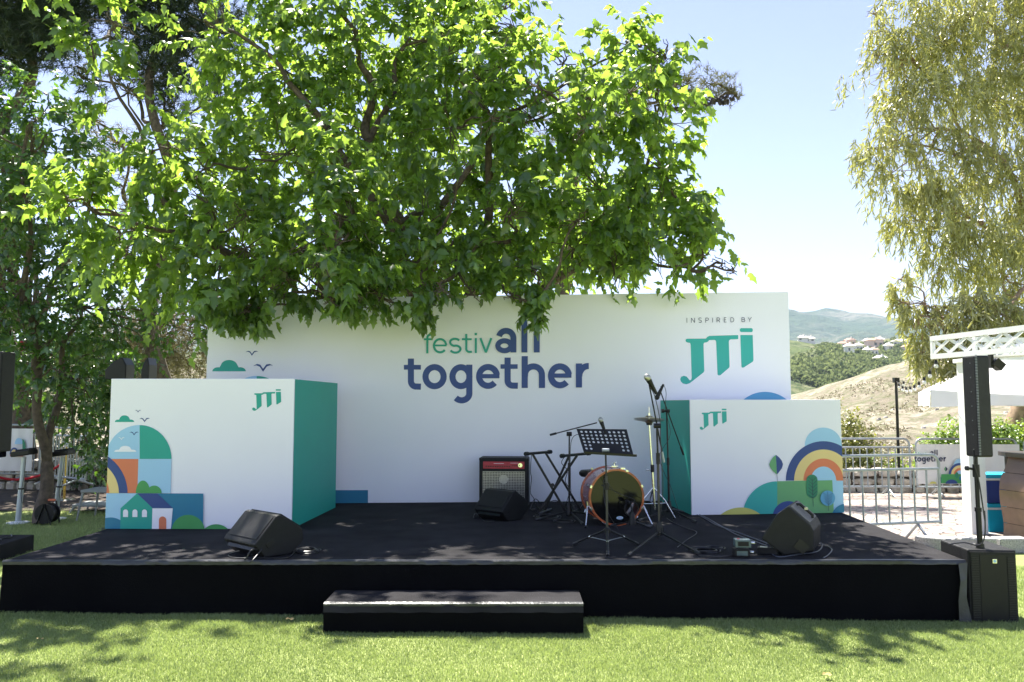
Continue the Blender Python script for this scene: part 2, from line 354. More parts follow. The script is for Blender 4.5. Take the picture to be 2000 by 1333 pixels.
# top surface with fine grid so it can sag a little
V=[];Fq=[]
for j in range(31):
    for i in range(N+1):
        u=i/N;v=j/30
        x=(SFL[0]*(1-u)+SFR[0]*u)*(1-v)+(SBL[0]*(1-u)+SBR[0]*u)*v; y=(SFL[1]*(1-u)+SFR[1]*u)*(1-v)+(SBL[1]*(1-u)+SBR[1]*u)*v
        V.append((x,y,ST))
for j in range(30):
    for i in range(N): k=j*(N+1)+i; Fq.append((k,k+1,k+N+2,k+N+1))
a.add(V,Fq,'carpet'); a.build('carpet_top',stg,world=True)
a=MB(); n=120; V=[];Fq=[]
prm=[(SBL,SFL,20),(SFL,SFR,n),(SFR,SBR,20)]
path=[]
for p,q,k in prm:
    for i in range(k): path.append((p[0]+(q[0]-p[0])*i/k,p[1]+(q[1]-p[1])*i/k, p is SFL))
path.append((SBR[0],SBR[1],False))
for i,(x,y,fr) in enumerate(path):
    wv=0.008*math.sin(i*0.37)+0.006*math.sin(i*1.13)
    zb=gz(x)-0.03
    for t in range(5):
        f=t/4; z=ST-0.004+(zb-ST)*f
        V.append((x,y-wv*f*(1 if fr else 0)-(0.02*f if fr else 0),z))
for i in range(len(path)-1):
    for t in range(4): k=i*5+t; Fq.append((k,k+1,k+6,k+5))
a.add(V,Fq,'skirt'); a.build('skirt',stg,smooth=True,world=True)
# taped front edge
a=MB();V=[];Fq=[]
for i in range(201):
    u=i/200; x=SFL[0]+(SFR[0]-SFL[0])*u; y=SFL[1]+(SFR[1]-SFL[1])*u
    wv=random.uniform(-.0025,.0025)+0.004*math.sin(u*37)
    V+=[(x,y+0.035+wv,ST+0.003),(x,y-0.002,ST+0.006),(x,y-0.012,ST-0.004+wv*.3),(x,y-0.012+wv*.5,ST-0.026-abs(wv))]
for i in range(200):
    for t in range(3):k=i*4+t;Fq.append((k,k+1,k+5,k+4))
a.add(V,Fq,'tape');a.build('edge_tape',stg,smooth=True,world=True)
a=MB()   # loose plastic end flap at the front right corner
fx=3.59
vs=[(fx-.05,6.435,ST-.02),(fx+.02,6.43,ST-.01),(fx+.005,6.42,.27),(fx-.05,6.415,.25),(fx-.01,6.41,.12),(fx-.075,6.41,.10),(fx+.02,6.40,-.07),(fx-.08,6.40,-.06)]
a.add(vs,[(0,1,2,3),(3,2,4,5),(5,4,6,7)],'tape');a.build('corner_flap',stg,world=True)
# step
sp=thing('stage_step','low black carpeted step on the grass before the stage front','step',(-.43,5.95,0))
c0,c1=G(631,1229,0.0),G(1138,1232,-0.03)
z1=0.185
f0=(c0.x,5.98);f1=(c1.x,5.98)
a=MB();V=[];n=60
prof=[(0.0,-.05),(-.004,.06),(-.014,.12),(0.0,z1-.015),(.012,z1),(.22,z1+.002),(.40,z1)]
for i in range(n+1):
    u=i/n;x=f0[0]+(f1[0]-f0[0])*u
    for k,(d,z) in enumerate(prof):
        V.append((x,5.98+d+0.004*math.sin(i*.5+k),z+(0.002*math.sin(i*.9))))
K=len(prof);Fq=[(i*K+k,i*K+k+1,(i+1)*K+k+1,(i+1)*K+k) for i in range(n) for k in range(K-1)]
Fq+=[tuple(range(K)),tuple(n*K+k for k in range(K))]
n_=len(Fq);fk=[Fq[q] for q in range(n_-2) if q%(K-1)<2];a.add(V,[f for f in Fq if f not in fk],'carpet');a.add(V,fk,'skirt');a.build('carpet_cover',sp,smooth=True,world=True)  # lower front in a darker black than the top: its shade put into the colour
a=MB();a.add([(f0[0]+(f1[0]-f0[0])*i/40,5.98+dy+0.002*math.sin(i*1.7),z) for i in range(41) for dy,z in((-.004,z1-.022),(-.006,z1-.004),(.022,z1+.004))],[(i*3+k,i*3+k+1,i*3+k+4,i*3+k+3) for i in range(40) for k in(0,1)],'tape')
a.build('edge_tape',sp,smooth=True,world=True)
# ---------------- backdrop and boxes
def panel_box(name,label,corners,z0,z1,facemats):
    pass
bd=thing('backdrop','tall white printed backdrop wall with the large festival lettering and logo','backdrop',(0,10.2,ST))
bl,br=D(401,800,9.98),D(1546,800,10.42)
ztl=D(402,585,9.98).z; ztr=D(1541,570,10.42).z
a=MB();P=[(bl.x,bl.y),(br.x,br.y),(br.x,br.y+.12),(bl.x,bl.y+.12)]
vs=[(x,y,ST+.002) for x,y in P]+[(P[0][0],P[0][1],ztl),(P[1][0],P[1][1],ztr),(P[2][0],P[2][1],ztr),(P[3][0],P[3][1],ztl)]
a.add(vs,[(3,2,1,0),(4,5,6,7),(0,1,5,4),(1,2,6,5),(2,3,7,6),(3,0,4,7)],'white');a.build('panel',bd,world=True,bevel=.004)
ar=Art((bl.x,bl.y),(br.x,br.y),ST+.002,min(ztl,ztr),lambda x,y:(740+x/4.348,600+y/4.348))
ar.strokes(TOGETHER,52,'navy');ar.strokes(ALL,50,'navy');ar.strokes(FESTIV,18,'teal')
ar.mb.build('lettering',bd,world=True)
ar.mb=MB();ar.k=0;ar.tf=lambda x,y:(1280+x/4.762,560+y/4.762)
logo(ar,'teal2');ar.strokes(INSP,4.6,'ink');ar.mb.build('logo',bd,world=True)
ar.mb=MB();ar.k=0
ar.ell(1020,1295,315,315,20,160,'mblue')
ar.tf=lambda x,y:(x/3.03,560+y/3.03)
cloud(ar,1257,1455,502,435,'teal');bird(ar,1491,393,76,'navy');bird(ar,1557,478,118,'navy')
ar.ell(1520,620,130,90,0,90,'teal',pie=True);ar.ell(1520,620,130,90,90,180,'lblue',pie=True)
ar.poly([(1700,1205),(2178,1205),(2178,1300),(1700,1300)],'dblue')
ar.tf=lambda x,y:(x,y)
ar.ell(1330,1010,55,58,60,180,'teal',pie=True);ar.ell(1313,893,13,20,90,270,'green')
ar.mb.build('printed_artwork',bd,world=True)
# left box
LBf0=Vector((D(206,1033,8.06).x,8.06,0));LBf1=Vector((-2.19,8.03,0));LBb1=Vector((-2.115,9.66,0));LBb0=LBf0+(LBb1-LBf1)
lz=ST+1.26; lz=D(578,740,8.03).z; 
lb=thing('display_box','large white box with a printed house and rainbow, green end wall, stage left','display box',(-3,8.8,ST))
a=MB();quad_prism(a,[(v.x,v.y) for v in(LBf0,LBf1,LBb1,LBb0)],ST+.002,lz,'white');a.build('body',lb,world=True,bevel=.004)
def side_skin(name,p,q,z0,z1,nrm,parent,m):
    d=(q-p).normalized();nn=Vector((d.y,-d.x,0))
    if nn.dot(nrm)<0:nn=-nn
    a=MB();P=[p+d*.012,q-d*.004];vs=[(P[0].x+nn.x*.003,P[0].y+nn.y*.003,z0),(P[1].x+nn.x*.003,P[1].y+nn.y*.003,z0),(P[1].x+nn.x*.003,P[1].y+nn.y*.003,z1),(P[0].x+nn.x*.003,P[0].y+nn.y*.003,z1)]
    a.add(vs,[(0,1,2,3)],m);return a.build(name,parent,world=True)
side_skin('side_print',LBf1,LBb1,ST+.004,lz-.006,Vector((1,0,0)),lb,'teal')
ar=Art(LBf0,LBf1,ST+.002,lz,lambda x,y:(200+x/4.3,730+y/4.3))
logo(ar,'teal',1258,132,1502,313);ar.mb.build('logo',lb,world=True)
ar.mb=MB();ar.k=0
cloud(ar,105,268,407,351,'teal');bird(ar,300,315,54,'navy');bird(ar,355,388,92,'navy')
ar.ell(315,717,285,284,90,190,'lblue',pie=True);ar.ell(315,717,267,284,0,90,'teal',pie=True)
bird(ar,268,502,80,'navy');bird(ar,162,545,58,'white');cloud(ar,102,288,657,607,'white')
ar.poly([(0,717),(305,717),(298,1004),(0,1004)],'orange');ar.poly([(305,717),(583,717),(575,1004),(298,1004)],'lblue')
for r,m in((367,'navy'),(294,'yellow'),(214,'orange')): ar.ell(-152,1004,r,r,0,90,m,pie=True)
ar.ell(345,1004,60,106,0,180,'green');ar.ell(440,1004,62,64,0,180,'green')
ar.poly([(0,1005),(300,1005),(298,1312),(0,1312)],'lblue');ar.poly([(300,1005),(852,1007),(850,1312),(298,1312)],'dblue')
ar.ell(725,1325,140,140,0,180,'green');ar.ell(960,1400,140,136,0,180,'green')
ar.ell(75,1390,170,183,0,180,'dblue')
ar.poly([(297,1005),(427,1128),(422,1312),(157,1312),(160,1130)],'teal');ar.poly([(300,1006),(468,1006),(597,1128),(427,1128)],'navy')
ar.poly([(427,1130),(597,1130),(583,1290),(578,1312),(422,1312)],'white')
for x in(202,281,361): ar.poly([(x-21,1203)]+[(x+21*math.cos(R(t)),1160-21*math.sin(R(t))) for t in range(180,-1,-15)]+[(x+21,1203)],'white')
ar.poly([(482,1312)]+[(513+31*math.cos(R(t)),1228-30*math.sin(R(t))) for t in range(180,-1,-15)]+[(544,1312)],'orange')
ar.mb.build('printed_artwork',lb,world=True)
# right box
RBf0,RBf1=Vector((2.005,9.01,0)),Vector((3.79,9.22,0));RBb0=Vector((1.90,10.22,0));RBb1=RBf1+(RBb0-RBf0)
rz_=D(1345,781,9.02).z
rb=thing('display_box','smaller white box with printed rainbow, leaves and hills, teal end wall','display box',(2.9,9.6,ST))
a=MB();quad_prism(a,[(v.x,v.y) for v in(RBf0,RBf1,RBb1,RBb0)],ST+.002,rz_,'white');a.build('body',rb,world=True,bevel=.004)
side_skin('side_print',RBf0,RBb0,ST+.004,rz_-.006,Vector((-1,0,0)),rb,'teal')
ar=Art(RBf0,RBf1,ST+.002,rz_,lambda x,y:(1280+x/5.263,770+y/5.263))
logo(ar,'teal2',455,152,733,368);ar.mb.build('logo',rb,world=True)
ar.mb=MB();ar.k=0
ar.ell(1725,525,190,180,0,360,'lblue')
ar.poly([(1500,885),(1990,875),(1990,1260),(1500,1260)],'lblue')
for rx,ry,m in((385,405,'navy'),(300,320,'yellow'),(205,227,'orange')): ar.ell(1725,890,rx,ry,0,180,m)
ar.ell(1725,890,130,145,0,180,'lblue');ar.poly([(1595,885),(1858,880),(1858,900),(1595,900)],'lblue')
ar.ell(1250,1262,355,365,90,180,'teal2',pie=True)
ar.poly([(1250,896),(1815,885),(1832,1225),(1830,1260),(1250,1262)],'green2')
ar.ell(1365,1272,165,172,0,180,'navy');ar.ell(875,1472,315,307,30,150,'lime');ar.ell(1965,1290,165,165,30,180,'dblue')
cl=[(1235,625),(1205,652),(1180,690),(1168,725),(1180,760),(1210,795),(1245,828)]
ar.poly(cl,'green2');ar.poly([(1235,625),(1268,650),(1295,685),(1308,722),(1296,762),(1272,795),(1245,828)],'navy')
ar.strokes([[(1245,828),(1249,897)]],4,'ink')
ar.poly([(1548,885)]+[(1605+57*math.cos(R(t)),885-58*math.sin(R(t))) for t in range(180,-1,-15)]+[(1663,1010)]+[(1606+57*math.cos(R(t)),1010+58*math.sin(R(t))) for t in range(0,181,15)],'dgreen')
ar.strokes([[(1604,845),(1618,1155)]]+[[(1607+i*1.6,890+i*36),(1565,850+i*36)] for i in range(6)]+[[(1607+i*1.6,890+i*36),(1652,850+i*36)] for i in range(6)],4,'ink')
ar.ell(1762,1068,75,78,0,360,'mblue')
ar.strokes([[(1760,1000),(1772,1200)]]+[[(1763+i*2,1050+i*28),(1715+i*6,1015+i*28)] for i in range(4)]+[[(1763+i*2,1050+i*28),(1812-i*4,1015+i*28)] for i in range(4)],4,'ink')
ar.mb.build('printed_artwork',rb,world=True)
# ---------------- wedge monitors
def wedge(label,loc,rz,L,k,mirror=False):
    t=thing('stage_monitor',label,'speaker',loc,rz,'wedge monitors on the stage')
    P=[(0,.115),(.02,.14),(.19,.325),(.225,.335),(.44,.20),(.455,.16),(.45,.09),(.33,.0),(.10,.0)]
    P=[(u*k,v*k) for u,v in P]
    a=MB();a.prism(P,(-L/2,0,0.002),(0,1,0),(0,0,1),(1,0,0),L,'plastic');a.build('cabinet',t,bevel=.012*k)
    a=MB();n=Vector((0,-(.325-.14),.17)).normalized()   # flat rear panel
    c=Vector((0,.105*k,.232*k+.002));
    a.box(c+n*.003,(L-.05,.22*k,.006),'plastic',rx=math.atan2(.185,.17));a.build('rear_panel',t,bevel=.002)
    a=MB();nn=math.atan2(-.135,.215)
    a.box((0,.335*k+.004,.272*k+.004),(L-.04,.225*k,.01),'grille',rx=nn);a.build('grille',t,bevel=.003)
    for sx in(-1,1):
        a=MB();a.box((sx*(L/2+.001),.14*k,.115*k),(.006,.075*k,.045*k),'black',rx=.6);a.build('handle',t,bevel=.008)
    a=MB();a.box((0,.028*k,.085*k),(L-.10,.012,.05*k),'black',rx=-.5)
    for i in range(8): a.box((-L/2+.07+i*(L-.14)/7,-.003,.118*k),(.008,.008,.006),'chrome')
    a.build('connector_panel',t)
    return t
wedge('black wedge monitor with a bright patch of sun, before the big white box',(-2.24,6.63,ST),R(-42),.50,1.0)
wedge('smaller black wedge monitor leaning before the red guitar amplifier',(-.26,8.60,ST),R(-42),.42,.93)
t=thing('stage_monitor','black wedge monitor with a grey top face and bar handle, before the rainbow box','speaker',(2.28,6.66,ST),0,'wedge monitors on the stage')
Px=[(0,.14),(.14,.34),(.235,.40),(.41,.25),(.435,.20),(.43,.035),(.19,0.0)]
a=MB();W=Vector((.46,.89,0)).normalized();o=Vector((-.24,-.02,.002));a.prism(Px,o,(1,0,0),(0,0,1),W,.50,'plastic');a.build('cabinet',t,bevel=.012)
gm=mat('grey_plastic_face',(0.10,0.10,0.11),0.45,0.12,20,0.3,200);M['gface']=gm
nn=Vector((.15,0,.175)).normalized();e1=Vector((.175,0,-.15)).normalized()
a=MB();p=o+Vector((.235,0,.40));q=[p+e1*.012+W*.03,p+e1*.215+W*.03,p+e1*.215+W*.47,p+e1*.012+W*.47]
a.add([v+nn*.002 for v in q]+[v+nn*.008 for v in q],[(0,1,2,3),(4,5,6,7),(0,1,5,4),(1,2,6,5),(2,3,7,6),(3,0,4,7)],'gface');a.build('top_panel',t)
a=MB();a.tube([p+e1*.03+W*.25+nn*.01,p+e1*.05+W*.25+nn*.03,p+e1*.19+W*.25+nn*.03,p+e1*.205+W*.25+nn*.01],.013,'black');a.box(p+e1*.11+W*.25+nn*.034,(.03,.03,.02),'silver');a.build('handle',t,smooth=True)
a=MB();a.box(o+Vector((.33,-.002,.075)),(.10,.006,.085),'black',ry=R(38));a.build('input_plate',t)
# ---------------- amplifier
am=thing('guitar_amplifier','black combo amplifier with a red control panel and silver mesh grille','amplifier',(-.10,9.72,ST),R(-4))
a=MB();a.box((0,.16,.295),(.60,.30,.59),'plastic');a.build('cabinet',am,bevel=.018)
a=MB();a.box((0.0,.005,.50),(.50,.012,.085),'red');a.build('control_panel',am,bevel=.002)
a=MB()
for i in range(11): a.lathe((-.21+i*.028,-.001,.487),(0,-1,0),[(0,.008),(.012,.007),(.012,0)],'black',10)
for i in range(5): a.box((.11+i*.02,-.003,.497),(.009,.008,.014),'black')
a.lathe((.20,-.001,.50),(0,-1,0),[(0,.026),(.004,.026),(.004,0)],'chrome',20)
a.box((-.06,-.0015,.52),(.12,.003,.004),'white');a.box((.13,-.0015,.525),(.10,.003,.003),'white')
a.build('knobs',am)
a=MB();
for i in range(27): a.box((-.25+i*.0193,.0,.235),(.006,.006,.37),'silver')
for i in range(20): a.box((0,-.004,.055+i*.0193),(.51,.004,.006),'silver')
a.lathe((0,-.006,.33),(0,-1,0),[(0,.055),(.003,.055),(.003,.045),(.003,.0)],'silver',24)
a.build('grille',am)
a=MB();a.box((0,.01,.235),(.51,.01,.385),'black');a.build('baffle',am)
for sx in(-1,1):
    for z in(.02,.57):
        a=MB();a.box((sx*.285,.03,z),(.035,.05,.035),'black');a.build('corner_guard',am,bevel=.01)
# ---------------- keyboard stand (double X)
def wp(px,py,Y): return D(px,py,Y)
ks=thing('keyboard_stand','empty black double braced X keyboard stand beside the amplifier','stand',(.6,9.0,ST))
for p,q in((wp(1028,887,8.95),wp(1074,883,9.35)),(wp(1098,891,8.95),wp(1150,886,9.35))):
    a=MB();a.tube([p,q],.016,'black',12); d=(q-p).normalized()
    a.tube([p-d*.02,p+d*.03],.024,'black',12);a.tube([q-d*.03,q+d*.02],.024,'black',12);a.build('arm_rail',ks,smooth=True,world=True)
for (p,q) in((wp(1040,887,9.0),Vector((wp(1107,1006,9.0).x,9.0,ST+.02))),(wp(1127,890,9.0),Vector((wp(1050,1003,9.0).x,9.0,ST+.02))),
             (wp(1065,884,9.3),Vector((wp(1134,1003,9.3).x,9.3,ST+.02))),(wp(1112,889,9.3),Vector((wp(1064,1000,9.3).x,9.3,ST+.02)))):
    a=MB();d=q-p;L=d.length;c=(p+q)/2;a.box(c,(.026,.026,L),'black',ry=math.atan2(d.x,d.z));a.build('leg',ks,world=True,bevel=.003)
for x0 in(1050,1107): 
    a=MB()
    p=Vector((wp(x0,1003,9.0).x,8.93,ST+.018));q=Vector((wp(x0+27,1000,9.3).x,9.38,ST+.018));a.tube([p,q],.016,'black',12);a.build('foot_rail',ks,smooth=True,world=True)
a=MB();a.tube([wp(1079,948,8.97),wp(1079,948,9.33)],.022,'black',14);a.build('pivot',ks,smooth=True,world=True)
# ---------------- bass drum
dr=thing('bass_drum','bass drum with orange wood hoop and glossy black head reflecting the lawn','drum',(1.07,8.27,ST+.287),R(7))
Rd=.275
a=MB();a.lathe((0,.03,0),(0,1,0),[(0,Rd+.003),(.36,Rd+.003)],'shell',56);a.build('shell',dr,smooth=True)
for y in(0,.39):
    a=MB();a.lathe((0,y-.02,0),(0,1,0),[(0,Rd-.006),(0,Rd+.014),(.045,Rd+.014),(.045,Rd-.006),(0,Rd-.006)],'wood',64);a.build('hoop',dr,smooth=True)
a=MB()
n=64;hx,hz,hr=.155,-.12,.07
ring=[(Rd*math.cos(2*math.pi*i/n),Rd*math.sin(2*math.pi*i/n)) for i in range(n)]
hole=[(hx+hr*math.cos(2*math.pi*i/n),hz+hr*math.sin(2*math.pi*i/n)) for i in range(n)]
vs=[(x*.985,-.012,z*.985) for x,z in ring]+[(x,-.012,z) for x,z in hole]
a.add(vs,[(i,(i+1)%n,n+(i+1)%n,n+i) for i in range(n)],'head');a.build('front_head',dr)
a=MB();a.lathe((hx,-.016,hz),(0,1,0),[(0,hr-.006),(-.004,hr+.004),(0,hr+.009),(.004,hr+.009)],'black',40);a.lathe((0,.30,0),(0,1,0),[(0,.265),(0,0)],'black',40);a.build('port_ring',dr,smooth=True)
a=MB()
bp=[(.036*math.cos(R(t)),.016*math.sin(R(t))) for t in range(0,360,15)]
a.add([(.03+x,-.0155,-.208+z) for x,z in bp],[tuple(range(24))],'lblue')
a.add([(.03+x*.8,-.017,-.208+z*.7) for x,z in bp],[tuple(range(24))],'white')
for i in range(5):a.box((.012+i*.009,-.0185,-.208),(.005,.001,.010),'navy')
a.build('badge',dr)
for i in range(8):
    t=R(22.5+45*i);x,z=math.cos(t),math.sin(t)
    a=MB();a.box((x*(Rd+.014),.0,z*(Rd+.014)),(.03,.055,.02),'chrome',ry=math.pi/2-t)
    a.tube([(x*(Rd+.022),-.01,z*(Rd+.022)),(x*(Rd+.022),.12,z*(Rd+.022))],.004,'chrome',8);a.box((x*(Rd+.015),.13,z*(Rd+.015)),(.022,.05,.02),'chrome',ry=math.pi/2-t)
    a.build('tension_claw',dr,bevel=.003)
for sx in(-1,1):
    a=MB();p=Vector((sx*(Rd+.01),.06,-.07));q=Vector((sx*(Rd+.075),-.12,-.283))
    a.tube([p,p+(q-p)*.45],.011,'chrome',12);a.tube([p+(q-p)*.45,p+(q-p)*.5,q],[.008,.007,.006],'chrome',10);a.tube([q-(q-p)*.07,q],.013,'black',10)
    a.box(p+Vector((-sx*.004,0,0)),(.04,.06,.05),'chrome');a.build('spur',dr,smooth=True)
a=MB();a.box((.02,.16,Rd+.02),(.07,.07,.03),'chrome');a.tube([(.02,.16,Rd+.02),(.02,.16,Rd+.06),(.04,.14,Rd+.07)],.012,'chrome');a.tube([(-.08,.14,Rd+.018),(.01,.14,Rd+.03)],.006,'chrome');a.box((.08,.05,Rd+.012),(.05,.05,.02),'chrome')
a.build('tom_mount',dr,smooth=True,bevel=.004)
dt=thing('drum_throne','dark round drum stool seat peeping out behind the bass drum','stool',(.93,9.35,ST))
a=MB();a.lathe((0,0,.40),(0,0,1),[(0,0),(0,.13),(.02,.15),(.05,.15),(.07,.13),(.075,0)],'plastic',28);a.build('seat',dt,smooth=True)
a=MB();a.tube([(0,0,.12),(0,0,.5)],.014,'chrome')
for k in range(3): a.tube([(0,0,.28),(.22*math.cos(2.1*k),.22*math.sin(2.1*k),.01)],.01,'chrome')
a.build('tripod',dt,smooth=True)
# ---------------- hi-hat
hh=thing('hi_hat_stand','chrome hi-hat stand with a pair of thin cymbals behind the drum','cymbal stand',(1.50,8.75,ST))
cy=D(1272,820,8.75).z-ST
a=MB();a.tube([(.045,0,.10),(.025,0,.55)],.014,'chrome',14);a.tube([(.025,0,.55),(0,0,cy-.05)],.010,'chrome',12);a.tube([(0,0,cy-.05),(0,0,cy+.14)],.004,'chrome',8);a.build('pole',hh,smooth=True)
for s,nm in((-1,'bottom_cymbal'),(1,'top_cymbal')):
    a=MB();z=cy+s*.008;a.lathe((0,0,z),(.05,.08,1),[(0,.17),(.012*s,.09),(.018*s,.045),(.032*s,.035),(.038*s,0)],'bronze',40);a.build(nm,hh,smooth=True)
a=MB();a.lathe((0,0,cy-.06),(0,0,1),[(0,0),(0,.03),(.035,.035),(.04,0)],'black',16);a.lathe((.028,0,.50),(0,0,1),[(0,.02),(.08,.02),(.08,0)],'black',14);a.tube([(.02,0,.52),(-.05,-.02,.53)],.006,'chrome');a.lathe((0,0,cy+.04),(0,0,1),[(0,.014),(.03,.014),(.03,0)],'chrome',12);a.build('clutch',hh,smooth=True)
for p in((-.17,-.12),(.26,-.02),(.05,.28)):
    a=MB();a.tube([(.035,0,.34),(p[0]*.6,p[1]*.6,.2),(p[0],p[1],.012)],.008,'chrome',10);a.tube([(p[0]*.94,p[1]*.94,.02),(p[0],p[1],.0)],.014,'black',10);a.tube([(.04,0,.16),(p[0]*.65,p[1]*.65,.17)],.005,'chrome',8);a.build('leg',hh,smooth=True)
# ---------------- microphone stands
def tripod(t,base,legs,zh,lname='leg'):
    for q in legs:
        a=MB();q=Vector(q);d=(q-Vector(base));b=Vector((base[0],base[1],zh))
        a.tube([b,Vector((q.x,q.y,ST+.016))],.009,'black',10)
        e=(Vector((q.x,q.y,ST+.016))-b).normalized();a.tube([Vector((q.x,q.y,ST+.016))-e*.05,Vector((q.x,q.y,ST+.016))+e*.015],.014,'cable',10)
        a.build(lname,t,smooth=True,world=True)
def hub(t,b,zh):
    a=MB();a.lathe((b[0],b[1],zh-.06),(0,0,1),[(0,0),(0,.036),(.04,.034),(.12,.018),(.13,0)],'black',16);a.build('hub',t,smooth=True,world=True)
def mic(a,p,d,k=1.0,silver=True):
    d=Vector(d).normalized();p=Vector(p)   # p: head centre, d: towards the tail
    a.lathe(p-d*.026*k,d,[(0,0),(.004*k,.014*k),(.018*k,.025*k),(.036*k,.026*k),(.05*k,.021*k)],'silver' if silver else 'black',18)
    a.lathe(p+d*.024*k,d,[(0,.022*k),(.008*k,.022*k),(.05*k,.017*k),(.13*k,.012*k),(.135*k,0)],'black',16)
def cord(a,pts,r=.0035,m='cable',n=6,sub=6):
    P=[Vector(p) for p in pts];out=[]
    for i in range(len(P)-1):
        p0,p1,p2,p3=P[max(i-1,0)],P[i],P[i+1],P[min(i+2,len(P)-1)]
        for k in range(sub):
            t=k/sub;out.append(.5*((2*p1)+(p2-p0)*t+(2*p0-5*p1+4*p2-p3)*t*t+(3*p1-p0-3*p2+p3)*t**3))
    out.append(P[-1]);a.tube(out,r,m,n)
Y=7.25
m1=thing('microphone_stand','tall black boom stand nearest the stage edge, silver vocal microphone on top','microphone stand',(1.33,Y,ST))
b=Vector((D(1288,1060,Y).x,Y,0));top=D(1283,832,Y-.02);hub(m1,b,ST+.13)
tripod(m1,b,[G(1228,1088,ST),G(1365,1085,ST),(b.x+.05,b.y+.32,ST)],ST+.10)
a=MB();a.tube([(b.x,b.y,ST+.10),(b.x-.003,b.y,1.15)],.012,'dsteel',12);a.tube([(b.x-.003,b.y,1.1),top],.009,'black',12);a.tube([(b.x-.003,b.y,1.1),(b.x-.003,b.y,1.2)],.017,'black',12);a.build('pole',m1,smooth=True,world=True)
e=D(1268,752,Y-.12);f=D(1297,903,Y+.12)
a=MB();a.tube([e,f],.0065,'black',10);a.tube([f,f+(e-f)*.14],.010,'gsteel',10);a.lathe(top+Vector((-.03,-.015,0)),(1,0,0),[(0,0),(0,.022),(.06,.022),(.06,0)],'black',14);a.build('boom',m1,smooth=True,world=True)
a=MB();h=D(1264,737,Y-.14);mic(a,h,e-h+Vector((.02,0,0)),1.15);a.build('microphone',m1,smooth=True,world=True)
a=MB();cord(a,[h+(e-h)*1.3,D(1279,775,Y-.1),D(1289,822,Y),(b.x+.02,Y-.02,1.3),(b.x+.035,Y-.02,.9),(b.x+.015,Y,.6),(b.x+.09,Y+.1,ST+.03)]);a.build('cord',m1,smooth=True,world=True)
Y=9.0
m2=thing('microphone_stand','black boom stand over the keyboard stand, boom tilted up to the right','microphone stand',(.65,Y,ST))
b=Vector((D(1112,1004,8.72).x,8.72,0));Yb=8.72;top=D(1112,848,Yb);hub(m2,b,ST+.11)
tripod(m2,b,[G(1048,1018,ST),G(1138,1026,ST),(b.x+.25,b.y+.28,ST)],ST+.085)
a=MB();a.tube([(b.x,b.y,ST+.1),(b.x,b.y,.95)],.011,'black',12);a.tube([(b.x,b.y,.95),top],.008,'black',12);a.tube([(b.x,b.y,.93),(b.x,b.y,1.0)],.015,'black',12);a.build('pole',m2,smooth=True,world=True)
p,q=D(1074,850,Yb+.02),D(1166,826,Yb-.05);a=MB();a.tube([p,q],.0065,'black',10);a.tube([p,p+(q-p)*.14],.012,'black',10);a.lathe(top+Vector((-.03,-.01,0)),(1,0,0),[(0,0),(0,.024),(.055,.024),(.055,0)],'black',14);a.build('boom',m2,smooth=True,world=True)
a=MB();h=D(1173,820,Yb-.06);mic(a,h,Vector((.035,0,-.10)),1.05);a.build('microphone',m2,smooth=True,world=True)
a=MB();cord(a,[h+Vector((.04,0,-.12)),h+Vector((.0,0,-.19)),h+Vector((-.14,0,-.16)),top+Vector((.03,.0,-.05)),(b.x+.015,b.y,.9),(b.x+.03,b.y,.6),(b.x+.12,b.y-.05,ST+.01)]);a.build('cord',m2,smooth=True,world=True)
m3=thing('microphone_stand','black boom stand before the teal end wall, its boom hanging steeply down','microphone stand',(1.78,9.0,ST))
Yb=8.85;b=Vector((D(1307,1000,Yb).x,Yb,0));top=D(1302,803,Yb);hub(m3,b,ST+.12)
tripod(m3,b,[G(1248,1020,ST),G(1358,1022,ST),(b.x+.1,b.y+.33,ST)],ST+.09)
a=MB();a.tube([(b.x,b.y,ST+.1),(b.x-.004,b.y,1.0)],.012,'black',12);a.tube([(b.x-.004,b.y,1.0),top],.009,'black',12);a.tube([(b.x-.004,b.y,.97),(b.x-.004,b.y,1.05)],.016,'black',12);a.build('pole',m3,smooth=True,world=True)
p,q=D(1290,765,Yb-.1),D(1335,889,Yb+.1);a=MB();a.tube([p,q],.0065,'black',10);a.tube([q,q+(p-q)*.13],.011,'black',10);a.lathe(top+Vector((-.06,-.01,-.0)),(1,0,0),[(0,0),(0,.022),(.03,.022),(.03,.012),(.09,.02),(.09,0)],'black',14);a.build('boom',m3,smooth=True,world=True)
a=MB();h=D(1283,777,Yb-.1);mic(a,h,p-h+Vector((0.01,0,.03)),1.05,False);a.build('microphone',m3,smooth=True,world=True)
a=MB();cord(a,[p+Vector((0,0,.05)),D(1296,753,Yb-.1),D(1301,768,Yb-.05),D(1300,800,Yb),(b.x+.02,b.y-.02,1.3),(b.x-.1,b.y-.02,1.05),(b.x+.03,b.y-.02,.7),(b.x+.1,b.y-.1,ST+.01)],.003);a.build('cord',m3,smooth=True,world=True)
m4=thing('microphone_stand','very low black stand holding a dark microphone into the drum port','microphone stand',(1.2,7.95,ST))
Yb=8.0;b=Vector((D(1235,1022,Yb).x,Yb,0));hub(m4,b,ST+.11)
tripod(m4,b,[G(1196,1030,ST),G(1267,1033,ST),(b.x+.2,b.y+.12,ST)],ST+.085)
a=MB();a.tube([(b.x,b.y,ST+.1),(b.x,b.y,ST+.20)],.009,'black',10);hx_=D(1229,986,Yb);a.tube([(b.x,b.y,ST+.19),hx_+Vector((.02,.06,-.01))],.007,'black',10);a.build('pole',m4,smooth=True,world=True)
a=MB();a.lathe(hx_+Vector((0,.20,.01)),(0.05,-1,0),[(0,0),(.005,.018),(.05,.022),(.09,.018),(.13,.010),(.14,0)],'plastic',16);a.build('microphone',m4,smooth=True,world=True)
